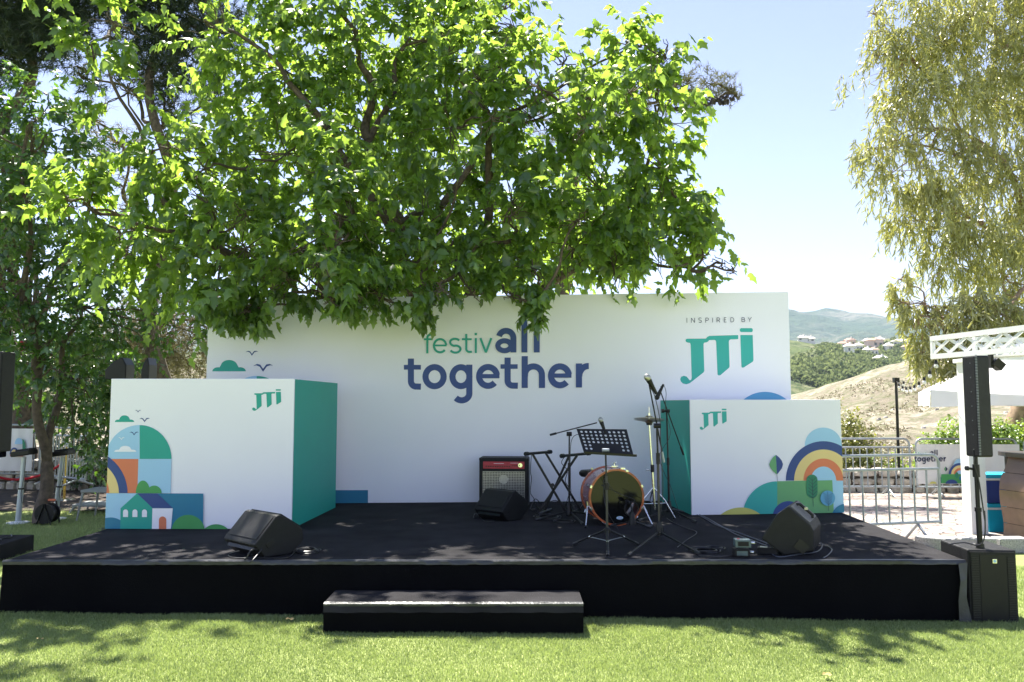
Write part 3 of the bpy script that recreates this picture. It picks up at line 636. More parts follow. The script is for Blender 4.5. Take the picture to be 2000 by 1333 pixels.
a=MB();cord(a,[hx_+Vector((0,.03,.0)),hx_+Vector((.05,.0,.05)),D(1200,960,8.1),D(1180,935,8.12)+Vector((0,-.02,0)),D(1183,990,7.9),(b.x-.15,b.y-.1,ST+.01)],.0025);a.build('cord',m4,smooth=True,world=True)
# ---------------- music stand
Y=6.95
ms=thing('music_stand','black music stand with a perforated desk and chrome tripod before the drum','music stand',(.81,Y,ST))
bx=D(1186,1030,Y).x
a=MB();a.tube([(bx,Y,ST+.06),(bx-.004,Y,1.02)],.011,'dsteel',12);a.tube([(bx-.004,Y,.98),(bx-.008,Y,D(1182,885,Y).z)],.008,'black',12);a.lathe((bx-.002,Y,D(1184,950,Y).z-.03),(0,0,1),[(0,0),(0,.018),(.06,.018),(.06,0)],'black',12);a.tube([(bx,Y,D(1184,950,Y).z),(bx-.05,Y-.02,D(1184,950,Y).z+.01)],.006,'black');a.build('pole',ms,smooth=True,world=True)
for q in(G(1122,1065,ST),G(1187,1087,ST),G(1245,1065,ST)):
    hz=D(1186,1034,Y).z
    a=MB();q=Vector(q);q.z=ST+.012;b=Vector((bx,Y,hz));a.tube([b,q],.0095,'black',10);e=(q-b).normalized();a.tube([q-e*.045,q+e*.01],.013,'cable',10);m_=b+(q-b)*.52
    a.tube([m_,Vector((bx,Y,ST+.07))],.004,'steel',6);a.lathe(m_-e*.006,e,[(0,0),(0,.012),(.012,.012),(.012,0)],'chrome',10);a.build('leg',ms,smooth=True,world=True)
a=MB();a.lathe((bx,Y,D(1186,1036,Y).z-.02),(0,0,1),[(0,0),(0,.03),(.03,.03),(.045,.015),(.045,0)],'black',16);a.build('hub',ms,smooth=True,world=True)
# desk: a sheet with real holes
def desk():
    tl,tr=D(1126,838,Y+.10),D(1224,839,Y+.07);blp,brp=D(1141,886,Y-.01),D(1238,892,Y-.04)
    def uvp(u,v): return (tl*(1-u)+tr*u)*(1-v)+(blp*(1-u)+brp*u)*v
    mb=MB();cols,rows=10,6;u0,u1,v0,v1=.035,.965,.05,.86
    ang=[R(45+22.5*i) for i in range(16)]
    for r in range(rows):
        for c in range(cols):
            a0,a1=u0+(u1-u0)*c/cols,u0+(u1-u0)*(c+1)/cols;b0,b1=v0+(v1-v0)*r/rows,v0+(v1-v0)*(r+1)/rows
            if r>=4 and 2<=c<=7: mb.add([uvp(a0,b0),uvp(a1,b0),uvp(a1,b1),uvp(a0,b1)],[(0,1,2,3)],'black');continue
            cx,cy=(a0+a1)/2,(b0+b1)/2;hw,hh_=(a1-a0)/2,(b1-b0)/2
            sq=[];ho=[]
            for t in ang:
                k=1/max(abs(math.cos(t)),abs(math.sin(t)));sq.append(uvp(cx+hw*math.cos(t)*k,cy+hh_*math.sin(t)*k));ho.append(uvp(cx+hw*.56*math.cos(t),cy+hh_*.62*math.sin(t)))
            mb.add(sq+ho,[(i,(i+1)%16,16+(i+1)%16,16+i) for i in range(16)],'black')
    for q in(((0,0),(1,0),(1,v0),(0,v0)),((0,v1),(1,v1),(1,1),(0,1)),((0,v0),(u0,v0),(u0,v1),(0,v1)),((u1,v0),(1,v0),(1,v1),(u1,v1))): mb.add([uvp(*k) for k in q],[(0,1,2,3)],'black')
    o=mb.build('desk',ms,world=True);s=o.modifiers.new('s','SOLIDIFY');s.thickness=.003
    mb=MB();f=Vector((0,-.05,0));mb.add([blp,brp,brp+f,blp+f,blp+Vector((0,0,.004)),brp+Vector((0,0,.004)),brp+f+Vector((0,0,.004)),blp+f+Vector((0,0,.004))],[(0,1,2,3),(4,5,6,7),(0,1,5,4),(1,2,6,5),(2,3,7,6),(3,0,4,7)],'black')
    mb.add([blp+f,brp+f,brp+f+Vector((0,-.004,.02)),blp+f+Vector((0,-.004,.02))],[(0,1,2,3)],'black')
    mb.tube([brp+Vector((-.01,-.03,.01)),brp+Vector((.02,-.03,.01))],.011,'black');mb.build('ledge',ms,world=True)
    mb=MB();c=D(1183,880,Y-.02);mb.lathe(c+Vector((-.03,0,0)),(1,0,0),[(0,0),(0,.017),(.06,.017),(.06,0)],'steel',14);mb.build('tilt_joint',ms,smooth=True,world=True)
desk()
# ---------------- cables and boxes on the stage
def coil(a,c,r,n,z=ST+.008,r2=.005,m='cable',sq=1.0,flat=.0):
    pts=[]
    for i in range(n*14):
        t=i*2*math.pi/14;rr=r*(1+.12*math.sin(t*.37)+.05*math.sin(i*1.3));pts.append((c[0]+rr*math.cos(t)+.02*math.sin(t*.21),c[1]+rr*sq*math.sin(t),z+.004*(i//14)+.002*math.sin(i)))
    a.tube(pts,r2,m,6)
def cable(name,label,fn,group=None):
    a=MB();fn(a);o=a.build(name,smooth=True);tag(o,label,'cable',group);return o
cable('coiled_cable','black cable coiled on the stage behind the sunlit wedge monitor',lambda a:(coil(a,G(600,1079,ST),.085,5,sq=1.1),cord(a,[G(575,1079,ST+.01),G(560,1090,ST+.01),G(520,1090,ST+.01),G(460,1090,ST+.01),G(446,1083,ST+.01),(-2.2,6.55,ST+.06)],.004)))
cable('monitor_cable','thin cable with looped plug under the sunlit wedge monitor',lambda a:cord(a,[G(514,1075,ST+.06),G(492,1074,ST+.09),G(482,1090,ST+.03),G(478,1094,ST+.008),G(490,1097,ST+.01),G(500,1087,ST+.04),G(512,1072,ST+.08)],.006))
cable('coiled_cable','tangle of black cables at the foot of the front boom stand',lambda a:(coil(a,G(1378,1078,ST),.10,4,sq=.9),coil(a,G(1395,1073,ST),.07,3,sq=.8),cord(a,[G(1364,1085,ST+.01),G(1400,1088,ST+.01),G(1430,1085,ST+.01),G(1440,1080,ST+.02)],.005)))
cable('power_cable','pale cables running diagonally across the stage to the right wedge monitor',lambda a:[cord(a,[G(1310+d,994,ST+.006),G(1362+d,1006,ST+.006),G(1400+d,1026,ST+.006),G(1440,1040+d,ST+.006),G(1478,1054+d,ST+.006),G(1500,1062+d,ST+.01)],.0055,'gcable') for d in(0,5)])
cable('loose_cable','black cable in a bend beyond the drum, ending near the front boom stand',lambda a:cord(a,[G(1290,985,ST+.3),G(1295,1005,ST+.02),G(1310,1018,ST+.006),G(1335,1030,ST+.006),G(1361,1040,ST+.006),G(1340,1056,ST+.006),G(1322,1070,ST+.006)],.004))
cable('loose_cable','cable looping round the bottom of the right wedge monitor to the stage edge',lambda a:(cord(a,[G(1500,1076,ST+.01),G(1520,1088,ST+.006),G(1560,1083,ST+.006),G(1595,1078,ST+.006),G(1606,1066,ST+.01),G(1598,1057,ST+.05)],.005,'gcable'),cord(a,[G(1600,1062,ST+.01),G(1624,1072,ST+.006),G(1618,1084,ST+.006),G(1608,1090,ST+.006)],.005,'gcable')))
cable('coiled_cable','heap of black cables on the carpet under the keyboard stand',lambda a:(coil(a,G(1070,1012,ST),.12,4,sq=1.3),coil(a,G(1100,1020,ST),.10,3,sq=1.0),coil(a,G(1052,998,ST),.08,3),cord(a,[G(1035,996,ST+.01),G(1045,975,ST+.1),G(1060,985,ST+.02),G(1085,978,ST+.06),G(1108,990,ST+.01),G(1140,982,ST+.04)],.005)))
cable('monitor_cable','cable loop beneath the small wedge monitor near the amplifier',lambda a:cord(a,[G(948,1000,ST+.08),G(938,1010,ST+.01),G(925,1012,ST+.006),G(930,1003,ST+.01),G(945,1017,ST+.006),G(965,1018,ST+.006)],.004))
cable('hanging_cable','thin black cable hanging from the left arm of the keyboard stand',lambda a:(cord(a,[D(1038,888,8.98),D(1036,920,8.98),D(1038,935,8.98),D(1036,962,8.98),D(1043,975,8.98),G(1050,998,ST+.01)],.004),cord(a,[D(1101,895,8.96),D(1097,905,8.96),D(1108,920,8.97),D(1104,940,8.97),D(1112,960,9.),G(1100,1000,ST+.01)],.004)))
for k,(lb_,x,y,z) in enumerate((('upper grey green direct box with white sockets, stacked near the right monitor',1447,1080,.075),('lower dark direct box under the other one near the right monitor',1449,1088,.0))):
    p=G(x,y if k else 1085,ST);t=thing('direct_box',lb_,'direct box',(p.x,6.63,ST+z),R(-6),'direct boxes by the right monitor')
    a=MB();a.box((0,0,.034),(.125,.11,.06),'dibox' if k==0 else 'plastic');a.build('case',t,bevel=.004)
    a=MB();a.box((0,-.057,.034),(.085,.003,.035),'plastic' if k==0 else 'dibox');a.build('front_plate',t)
    for dx in(.0,):
        a=MB();a.tube([(.06,0,.036),(.10,-.01,.036)],.011,'chrome',12);a.build('socket',t,smooth=True)
    if k==0:
        a=MB();a.box((-.03,0,.066),(.02,.02,.006),'red');a.build('switch',t)
p=G(1490,1076,ST);t=thing('power_box','small black socket box beside the right wedge monitor base','power box',(p.x-.01,6.72,ST),R(-20))
a=MB();a.box((0,0,.03),(.16,.08,.055),'plastic');a.build('case',t,bevel=.006);a=MB();a.box((-.03,0,.0585),(.06,.05,.003),'silver');a.build('lid',t)
# ---------------- right loudspeaker: bass bin, pole, column
def colspk(label,loc,rz,H,W=.19,Dp=.21):
    t=thing('column_loudspeaker',label,'loudspeaker',loc,rz,'tall column loudspeakers')
    a=MB();a.box((0,0,H/2),(W,Dp,H),'plastic');a.build('cabinet',t,bevel=.012)
    a=MB();a.box((0,-Dp/2-.003,H/2),(W-.02,.008,H-.03),'grille')
    for i in range(int(H/.0125)): a.box((-W/2+.006,-Dp/2-.004,.02+i*.0125),(.012,.012,.004),'steel')
    a.build('grille',t)
    a=MB()
    for i in range(7): a.lathe((-W/2-.001,-Dp/2+.06,.06+i*(H-.12)/6),(-1,0,0),[(0,.003),(.002,.003),(.002,0)],'steel',8)
    a.build('screws',t);return t
def subw(label,loc,rz,W=.37,Dp=.47,H=.575):
    t=thing('subwoofer',label,'loudspeaker',loc,rz)
    a=MB();a.box((0,Dp/2,H/2),(W,Dp,H),'plastic');a.build('cabinet',t,bevel=.012)
    a=MB();a.box((0,-.004,H/2),(W-.03,.012,H-.03),'plastic');a.build('front_frame',t,bevel=.003)
    a=MB();gw=W-.17;a.box((0,-.010,H/2-.005),(gw,.006,H-.06),'black')
    nx,nz=int(gw/.0085),int((H-.07)/.0085)
    V=[];Fc=[]
    for j in range(nz):
        for i in range(nx):
            x=-gw/2+.006+i*.0085+(j%2)*.004;z=.035+j*.0085
            k=len(V);V+=[(x-.0036,-.0145,z),(x,-.0145,z-.0018),(x+.0036,-.0145,z),(x,-.0145,z+.0018)];Fc.append((k,k+1,k+2,k+3))
    a.add(V,Fc,'grille');a.build('mesh_grille',t)
    for sx in(-1,1):
        a=MB();a.box((sx*(W/2-.048),-.009,.285),(.058,.004,.49),'black')
        for i in range(36): a.box((sx*(W/2-.048),-.012,.05+i*.0132),(.055,.008,.0055),'steel' if i%36==99 else 'grille')
        a.build('louvre',t)
    a=MB();a.box((.01,-.017,H-.085),(.034,.006,.034),'chrome');a.box((.01,-.021,H-.085),(.022,.003,.020),'lblue');a.build('badge',t,bevel=.003)
    a=MB();a.lathe((-.02,.20,H),(0,0,1),[(0,.045),(.008,.04),(.02,.022),(.02,0)],'black',20);a.build('pole_socket',t,smooth=True)
    return t
sbx=3.80;sby=6.42;szz=-.085
subw('large black subwoofer with ribbed grille on the grass at the stage corner',(sbx,sby,szz),R(-4))
sH=.575+szz
pp=D(1914,1060,6.50);px_=pp.x
t=thing('speaker_pole','thick black telescopic pole rising from the subwoofer at the stage corner','pole',(px_,6.50,sH))
zb=D(1911,893,6.5).z
a=MB();a.tube([(0,0,.0),(-.003,0,.32)],.021,'black',16);a.tube([(-.003,0,.30),(-.006,0,zb-sH+.06)],.0165,'black',16);a.build('tube',t,smooth=True)
a=MB();a.lathe((0,0,0),(0,0,1),[(0,.0),(0,.032),(.035,.03),(.035,0)],'black',18);a.lathe((-.003,0,.29),(0,0,1),[(0,.0),(0,.026),(.03,.026),(.03,0)],'black',18)
a.lathe((-.005,0,zb-sH-.16),(0,0,1),[(0,0),(0,.027),(.10,.026),(.10,0)],'black',18);a.tube([(-.005,0,zb-sH-.10),(-.075,-.01,zb-sH-.09)],.010,'black',10);a.lathe((-.075,-.01,zb-sH-.09),(-1,0,0),[(0,0),(0,.02),(.02,.018),(.02,0)],'black',12);a.build('collar',t,smooth=True)
Hc=D(1911,696,6.5).z-zb
colspk('tall black column loudspeaker on the pole beside the white pergola',(px_+.040,6.52,zb+.002),R(5),Hc,.122,.165)
cable('speaker_cable','black cable running down the pole into the subwoofer by the stage corner',lambda a:(cord(a,[(px_-.03,6.47,zb),(px_-.035,6.47,zb-.06),(px_+.0,6.475,zb-.2),(px_+.03,6.47,zb-.5),(px_+.03,6.47,sH+.3),(px_+.02,6.46,sH+.12),(px_-.02,6.47,sH+.03),(px_-.10,6.55,sH+.035),(px_-.19,6.62,sH+.008)],.006)))
# left loudspeaker and riser
t=thing('speaker_riser','low black carpeted riser on the lawn left of the stage','riser',(-6.1,8.6,0))
a=MB();quad_prism(a,[(-7.3,8.12),(-5.32,8.12),(-5.37,9.1),(-7.3,9.1)],-.02,.175,'carpet');a.build('deck',t,world=True,bevel=.008)
cable('floor_cable','thin black cable lying over the riser left of the stage',lambda a:cord(a,[(-6.2,8.4,.185),(-5.9,8.7,.183),(-5.7,8.6,.183),(-5.5,8.85,.183),(-5.6,9.05,.183)],.006))
colspk('tall black column loudspeaker cut off at the edge, above the left riser',(-5.56,8.62,1.13),R(-6),D(20,688,8.6).z-1.13,.24,.20)
t=thing('speaker_pole','black pole carrying the column loudspeaker above the left riser','pole',(-5.62,8.62,.177));a=MB();a.tube([(0,0,0),(0,0,.95)],.018,'black',14);a.lathe((0,0,0),(0,0,1),[(0,0),(0,.16),(.015,.16),(.02,.03),(.05,.022)],'black',24);a.build('tube',t,smooth=True)
# ---------------- crowd barriers
def barrier(label,p0,p1,z0=0.0,h=1.05,rail=.83,low=.2,nb=16,r=.019,feet=(.2,.8),banner=False):
    p0,p1=Vector((p0[0],p0[1],z0)),Vector((p1[0],p1[1],z0));d=(p1-p0);L=d.length;d.normalize();nrm=Vector((d.y,-d.x,0));U=Vector((0,0,1))
    t=thing('crowd_barrier',label,'barrier',p0,0,'steel crowd barriers')
    c=.11
    P=[p0+U*low,p0+U*(h-c)]+[p0+d*(c-c*math.cos(R(k)))+U*(h-c+c*math.sin(R(k))) for k in(20,45,70,90)]+[p1-d*c+U*h]+[p1-d*(c-c*math.sin(R(k)))+U*(h-c+c*math.cos(R(k))) for k in(20,45,70,90)]+[p1+U*(low-.03)]
    a=MB();a.tube(P,r,'steel',10);a.tube([p0+U*low,p1+U*low],r,'steel',10);a.tube([p0+U*rail,p1+U*rail],r*.9,'steel',10);a.build('frame',t,smooth=True,world=True)
    a=MB()
    for i in range(1,nb): q=p0+d*(L*i/nb);a.tube([q+U*low,q+U*rail],r*.62,'steel',8)
    a.build('bar_grille',t,smooth=True,world=True)
    for f in feet:
        a=MB();q=p0+d*L*f;a.tube([q+U*(low),q-nrm*.0+U*(low-.02),q+nrm*.27+U*.0],r*.9,'steel',8);a.tube([q+U*(low-.02),q-nrm*.27],r*.9,'steel',8);a.build('foot',t,smooth=True,world=True)
    return t,p0,p1
barrier('grey steel crowd barrier standing against the rear right corner of the stage',(2.95,8.95+.35),(5.23,9.86),-.06,1.08,.91,.27,13,feet=(.08,.86))
barrier('grey steel crowd barrier before the olive bush, left of the banner',(5.0,14.15),(7.03,14.2),0,1.02,.87,.18,16)
t,q0,q1=barrier('steel crowd barrier wearing the white festival banner beyond the patio',(7.12,14.15),(8.86,14.1),0,1.02,.87,.18,12)
bn=thing('banner','white printed festival banner hung on the barrier beyond the patio','banner',(8,14.08,0),0,'festival banners on barriers')
def banner(t,p0,p1,z0,z1,S0,mk=1):
    p0,p1=Vector(p0),Vector(p1);n=48;a=MB();V=[];Fq=[];d=(p1-p0).normalized();nn=Vector((d.y,-d.x,0));L=(p1-p0).length
    for i in range(n+1):
        for j in range(9):
            u=i/n;v=j/8;w_=.010*math.sin(u*L*26)*(0.4+.6*v)
            V.append(p0+d*(u*L)+Vector((0,0,z0+(z1-z0)*v))+nn*(.03+w_))
    for i in range(n):
        for j in range(8):k=i*9+j;Fq.append((k,k+9,k+10,k+1))
    a.add(V,Fq,'canvas');a.build('fabric',t,smooth=True,world=True)
b0,b1=Vector((7.10,14.10,0)),Vector((8.86,14.05,0))
banner(bn,b0,b1,.24,.93,0)
A2=Art((b0.x,b0.y-.05),(b1.x,b1.y-.05),.2,.95,None)
sc=62/1576
A2.tf=lambda x,y:(1785+(x-212)*sc,879+(y-112)*sc)
A2.strokes(TOGETHER,56,'ink');A2.strokes(ALL,52,'ink');A2.strokes(FESTIV,26,'teal')
o_=A2.mb.build('lettering',bn,world=True)
A2.mb=MB();A2.tf=lambda x,y:(1620+x/5.126,820+y/5.126)
A2.ell(1300,470,66,80,0,180,'lblue');
for rx,m in((112,'navy'),(88,'yellow'),(62,'orange'),(38,'lblue')): A2.ell(1300,545,rx,rx,0,180,m)
A2.poly([(1112,545),(1400,545),(1400,635),(1100,635)],'green');A2.ell(1215,640,60,42,0,180,'navy');A2.ell(1370,640,50,32,0,180,'dblue')
A2.ell(1030,640,35,22,0,180,'lime');A2.ell(1115,635,35,60,90,180,'dgreen',pie=True)
A2.poly([(1155,468),(1138,493),(1155,520)],'green2');A2.poly([(1155,468),(1176,493),(1155,520)],'ink')
A2.ell(1310,585,22,22,0,360,'dblue');A2.ell(1265,555,18,30,0,360,'dgreen')
A2.mb.build('printed_artwork',bn,world=True)
barrier('grey steel crowd barrier beside the banner, half behind the brown bar',(9.0,14.1),(11.2,13.9),0,1.03,.87,.18,16)
# ---------------- low stone wall, patio
def stonewall(name,label,p0,p1,z0,h,th,rows,seed):
    rr=random.Random(seed);p0,p1=Vector((*p0,0)),Vector((*p1,0));d=(p1-p0);L=d.length;d.normalize();nn=Vector((d.y,-d.x,0));ang=math.atan2(d.y,d.x)
    t=thing(name,label,'wall',(p0.x,p0.y,z0))
    a=MB();a.box(p0+d*L/2+Vector((0,0,z0+h/2-.02)),(L,th*.8,h-.02),'mortar',rz=ang);a.build('core',t,world=True)
    a=MB();z=z0;rh=h/rows
    for r in range(rows):
        u=-rr.random()*.2
        while u<L:
            wd=rr.uniform(.16,.48)*min(1,rh/.16+.3);hh=rh*rr.uniform(.82,1.06)
            c=p0+d*(u+wd/2)+Vector((0,0,z0+rh*(r+.5)));k=10;vs=[]
            W2,H2=wd/2*.95,hh/2*.97;T=th/2+rr.uniform(.0,.05)
            ring=[]
            for i in range(k):
                an=2*math.pi*i/k+rr.uniform(-.15,.15);cx=math.copysign(abs(math.cos(an))**.55,math.cos(an))*W2;cz=math.copysign(abs(math.sin(an))**.55,math.sin(an))*H2
                ring.append((cx*rr.uniform(.88,1.03),cz*rr.uniform(.88,1.03)))
            for sT,ks in((T-.03,1.0),(T,.78)):
                for cx,cz in ring: vs.append(c+d*cx*ks+Vector((0,0,cz*ks))+nn*sT)
            for cx,cz in ring: vs.append(c+d*cx+Vector((0,0,cz))-nn*T)
            fs=[tuple(range(k,2*k))]+[(i,(i+1)%k,k+(i+1)%k,k+i) for i in range(k)]+[(2*k+i,2*k+(i+1)%k,(i+1)%k,i) for i in range(k)]
            a.add(vs,fs,'stone');u+=wd
    a.build('stones',t,world=True,smooth=True);return t
stonewall('stone_wall','low pale dry stone wall behind the patio barriers',(4.6,14.95),(13.0,14.7),-.02,.47,.4,3,3)
def flag_mat():
    m=bpy.data.materials.new('flagstones');m.use_nodes=True;n=m.node_tree.nodes;l=m.node_tree.links;b=n['Principled BSDF'];b.inputs['Roughness'].default_value=.8
    tc=n.new('ShaderNodeTexCoord');mp=n.new('ShaderNodeMapping');mp.inputs['Scale'].default_value=(1.15,1.7,1);l.new(tc.outputs['Object'],mp.inputs[0])
    nz=n.new('ShaderNodeTexNoise');nz.inputs['Scale'].default_value=2.5;l.new(mp.outputs[0],nz.inputs['Vector'])
    mx=n.new('ShaderNodeMix');mx.data_type='VECTOR';mx.inputs[0].default_value=.09;l.new(mp.outputs[0],mx.inputs[4]);l.new(nz.outputs['Color'],mx.inputs[5])
    v1=n.new('ShaderNodeTexVoronoi');v1.feature='DISTANCE_TO_EDGE';v2=n.new('ShaderNodeTexVoronoi');l.new(mx.outputs[1],v1.inputs['Vector']);l.new(mx.outputs[1],v2.inputs['Vector'])
    sp=n.new('ShaderNodeSeparateColor');l.new(v2.outputs['Color'],sp.inputs[0])
    r=n.new('ShaderNodeValToRGB');e=r.color_ramp.elements;e[0].color=(.24,.17,.13,1);e[1].color=(.37,.33,.29,1);x=e.new(.45);x.color=(.30,.235,.19,1);l.new(sp.outputs[0],r.inputs[0])
    n2=n.new('ShaderNodeTexNoise');n2.inputs['Scale'].default_value=9;n2.inputs['Detail'].default_value=8;l.new(tc.outputs['Object'],n2.inputs['Vector'])
    mu=n.new('ShaderNodeMix');mu.data_type='RGBA';mu.blend_type='OVERLAY';mu.inputs[0].default_value=.45;l.new(r.outputs[0],mu.inputs[6]);l.new(n2.outputs['Color'],mu.inputs[7])
    hs=n.new('ShaderNodeHueSaturation');hs.inputs['Saturation'].default_value=.75;l.new(mu.outputs[2],hs.inputs['Color'])
    r2=n.new('ShaderNodeValToRGB');r2.color_ramp.elements[0].position=.012;r2.color_ramp.elements[1].position=.045;l.new(v1.outputs['Distance'],r2.inputs[0])
    m3=n.new('ShaderNodeMix');m3.data_type='RGBA';m3.inputs[6].default_value=(.05,.036,.026,1);l.new(r2.outputs[0],m3.inputs[0]);l.new(hs.outputs[0],m3.inputs[7]);l.new(m3.outputs[2],b.inputs['Base Color'])
    bp=n.new('ShaderNodeBump');bp.inputs['Strength'].default_value=.6;bp.inputs['Distance'].default_value=.02;l.new(r2.outputs[0],bp.inputs['Height']);l.new(bp.outputs[0],b.inputs['Normal'])
    return m
M['flag']=flag_mat()
a=MB();V=[(4.05,8.75,-.06),(4.95,9.45,-.07),(5.1,9.75,-.05),(14,9.55,-.05),(14,14.8,.0),(4.05,14.9,.0)]
V=[(x,y,z+.035) for x,y,z in V];a.add(V,[tuple(range(6))],'flag');a.build('patio',kind='structure')
a=MB()
kx=[(4.98,9.52,.42,35),(5.43,9.50,.40,-3),(5.84,9.49,.36,2),(6.22,9.46,.36,-2)]
for i,(x,y,L,r_) in enumerate(kx):
    a=MB();a.box((0,0,.07),(L,.20,.17),'granite',rz=0);o=a.build('kerb_stone',bevel=.015);o.location=(x,y,-.075);o.rotation_euler=(0,0,R(-r_ if i==0 else r_))
    tag(o,['angled granite kerb stone at the patio corner, leftmost of the row','granite kerb stone behind the subwoofer, second from the patio corner','small granite kerb stone just behind the speaker pole','speckled granite kerb stone at the row end, beside the path'][i],'kerb stone','granite kerb stones at the patio edge')
a=MB();a.add([(6.0,7.9,-.075),(12,7.4,-.07),(12,9.42,-.07),(6.1,9.38,-.075)],[(0,1,2,3)],'granite');a.build('path',kind='structure')
# ---------------- lattice pergola
pg=thing('pergola','white painted lattice pergola beam and post beside the column loudspeaker','pergola',(5.9,10.3,-.03))
def lattice(p,q,z0,z1,name,kk=1.6):
    p,q=Vector(p),Vector(q);d=(q-p);L=d.length;d.normalize();ang=math.atan2(d.y,d.x);a=MB();H=z1-z0;fh=.062
    c=(p+q)/2
    a.box((c.x,c.y,z1-fh/2),(L,.05,fh),'wpaint',rz=ang);a.box((c.x,c.y,z0+fh/2),(L,.05,fh),'wpaint',rz=ang)
    for e in(p+d*.02,q-d*.02): a.box((e.x,e.y,(z0+z1)/2),(.04,.046,H-2*fh),'wpaint',rz=ang)
    hh=H-2*fh;k=int(L/ (hh*kk));st=(L-.08)/k;zc=(z0+z1)/2
    for i in range(k):
        u=.04+st*(i+.5);ctr=p+d*u
        for s,off in((1,.004),(-1,-.004)):
            an=math.atan2(hh,st)*s;Ld=math.hypot(hh,st)*.98
            nrm=Vector((d.y,-d.x,0))
            M3=Matrix.Rotation(ang,3,'Z')@Matrix.Rotation(-an,3,'Y');cc=Vector((ctr.x,ctr.y,zc))+nrm*off*2.2
            vs=[cc+M3@Vector((x*Ld/2,y*.009,z*.017)) for z in(-1,1) for x,y in((-1,-1),(1,-1),(1,1),(-1,1))]
            a.add(vs,[(3,2,1,0),(4,5,6,7),(0,1,5,4),(1,2,6,5),(2,3,7,6),(3,0,4,7)],'wpaint')
    a.build(name,pg,world=True)
A_=(5.44,10.3);B_=(5.86,7.6);zt,zb_=2.51,2.215
lattice(A_,B_,zb_,zt,'lattice_beam')
lattice((A_[0]+.60,A_[1]+.10),(A_[0]+4.9,A_[1]+.75),zb_,zt,'lattice_beam',1.0)
a=MB();pw=.205;a.box((5.94,10.36,(zb_-.03)/2),(pw,pw,zb_+.03),'wpaint');a.box((5.94,10.36,zb_-.02),(pw+.06,pw+.06,.05),'wpaint');a.build('post',pg,world=True,bevel=.006)
a=MB();a.box((5.98,8.9,zb_-.012),(.30,2.2,.02),'wpaint',rz=R(8.8));a.build('under_board',pg,world=True)
fl=thing('floodlight','small black floodlight hanging under the white pergola beam','floodlight',(5.78,9.45,2.2))
p=D(1947,712,9.45)
a=MB();a.box(p,(.13,.12,.10),'black',ry=R(40));a.build('lamp_head',fl,world=True,bevel=.008);a=MB();a.box(p+Vector((-.07,0,.05)),(.035,.06,.19),'black');a.build('bracket',fl,world=True)
# ---------------- parasol
ps=thing('market_parasol','large square white parasol canopy with a scalloped valance behind the pergola','parasol',(9.3,14.0,0))
def parasol():
    cor=[(6.66,12.7),(10.4,11.7),(11.8,15.3),(8.3,16.3)];ap=Vector((9.3,14.0,2.9));ze=1.86;zv=1.58
    a=MB()
    for i in range(4):
        p=Vector((*cor[i],ze));q=Vector((*cor[(i+1)%4],ze));n=16;V=[];Fq=[];m=8
        for j in range(m+1):
            for k in range(n+1):
                e=p+(q-p)*(k/n);x=ap+(e-ap)*(j/m);sag=.10*math.sin(math.pi*k/n)*(j/m)*(-1)+.16*math.sin(math.pi*j/m)*-.6*math.sin(math.pi*k/n)
                V.append(x+Vector((0,0,sag)))
        for j in range(m):
            for k in range(n): g=j*(n+1)+k;Fq.append((g,g+1,g+n+2,g+n+1))
        a.add(V,Fq,'canvas')
    a.build('canopy',ps,world=True,smooth=True)
    a=MB()
    for i in range(4):
        p=Vector((*cor[i],ze));q=Vector((*cor[(i+1)%4],ze));n=40;V=[];Fq=[];d=(q-p).normalized();nn=Vector((d.y,-d.x,0))
        for k in range(n+1):
            u=k/n;e=p+(q-p)*u;sg=-.10*math.sin(math.pi*u);zz=.03*abs(math.sin(u*math.pi*2))
            for j in range(4): f=j/3;V.append(e+Vector((0,0,sg*(1-f)+(zv-ze+zz)*f))+nn*(.02*math.sin(u*40)*f+.002))
        for k in range(n):
            for j in range(3):g=k*4+j;Fq.append((g,g+1,g+5,g+4))
        a.add(V,Fq,'canvas')
    a.build('valance',ps,world=True,smooth=True)
    a=MB();a.tube([(9.3,14,0),(9.3,14,2.94)],.035,'gsteel',14);a.build('pole',ps,world=True,smooth=True)
    for c in cor:
        a=MB();a.tube([(9.3,14,2.85),(c[0],c[1],ze-.03)],.014,'gsteel',6);a.build('rib',ps,world=True)
parasol()
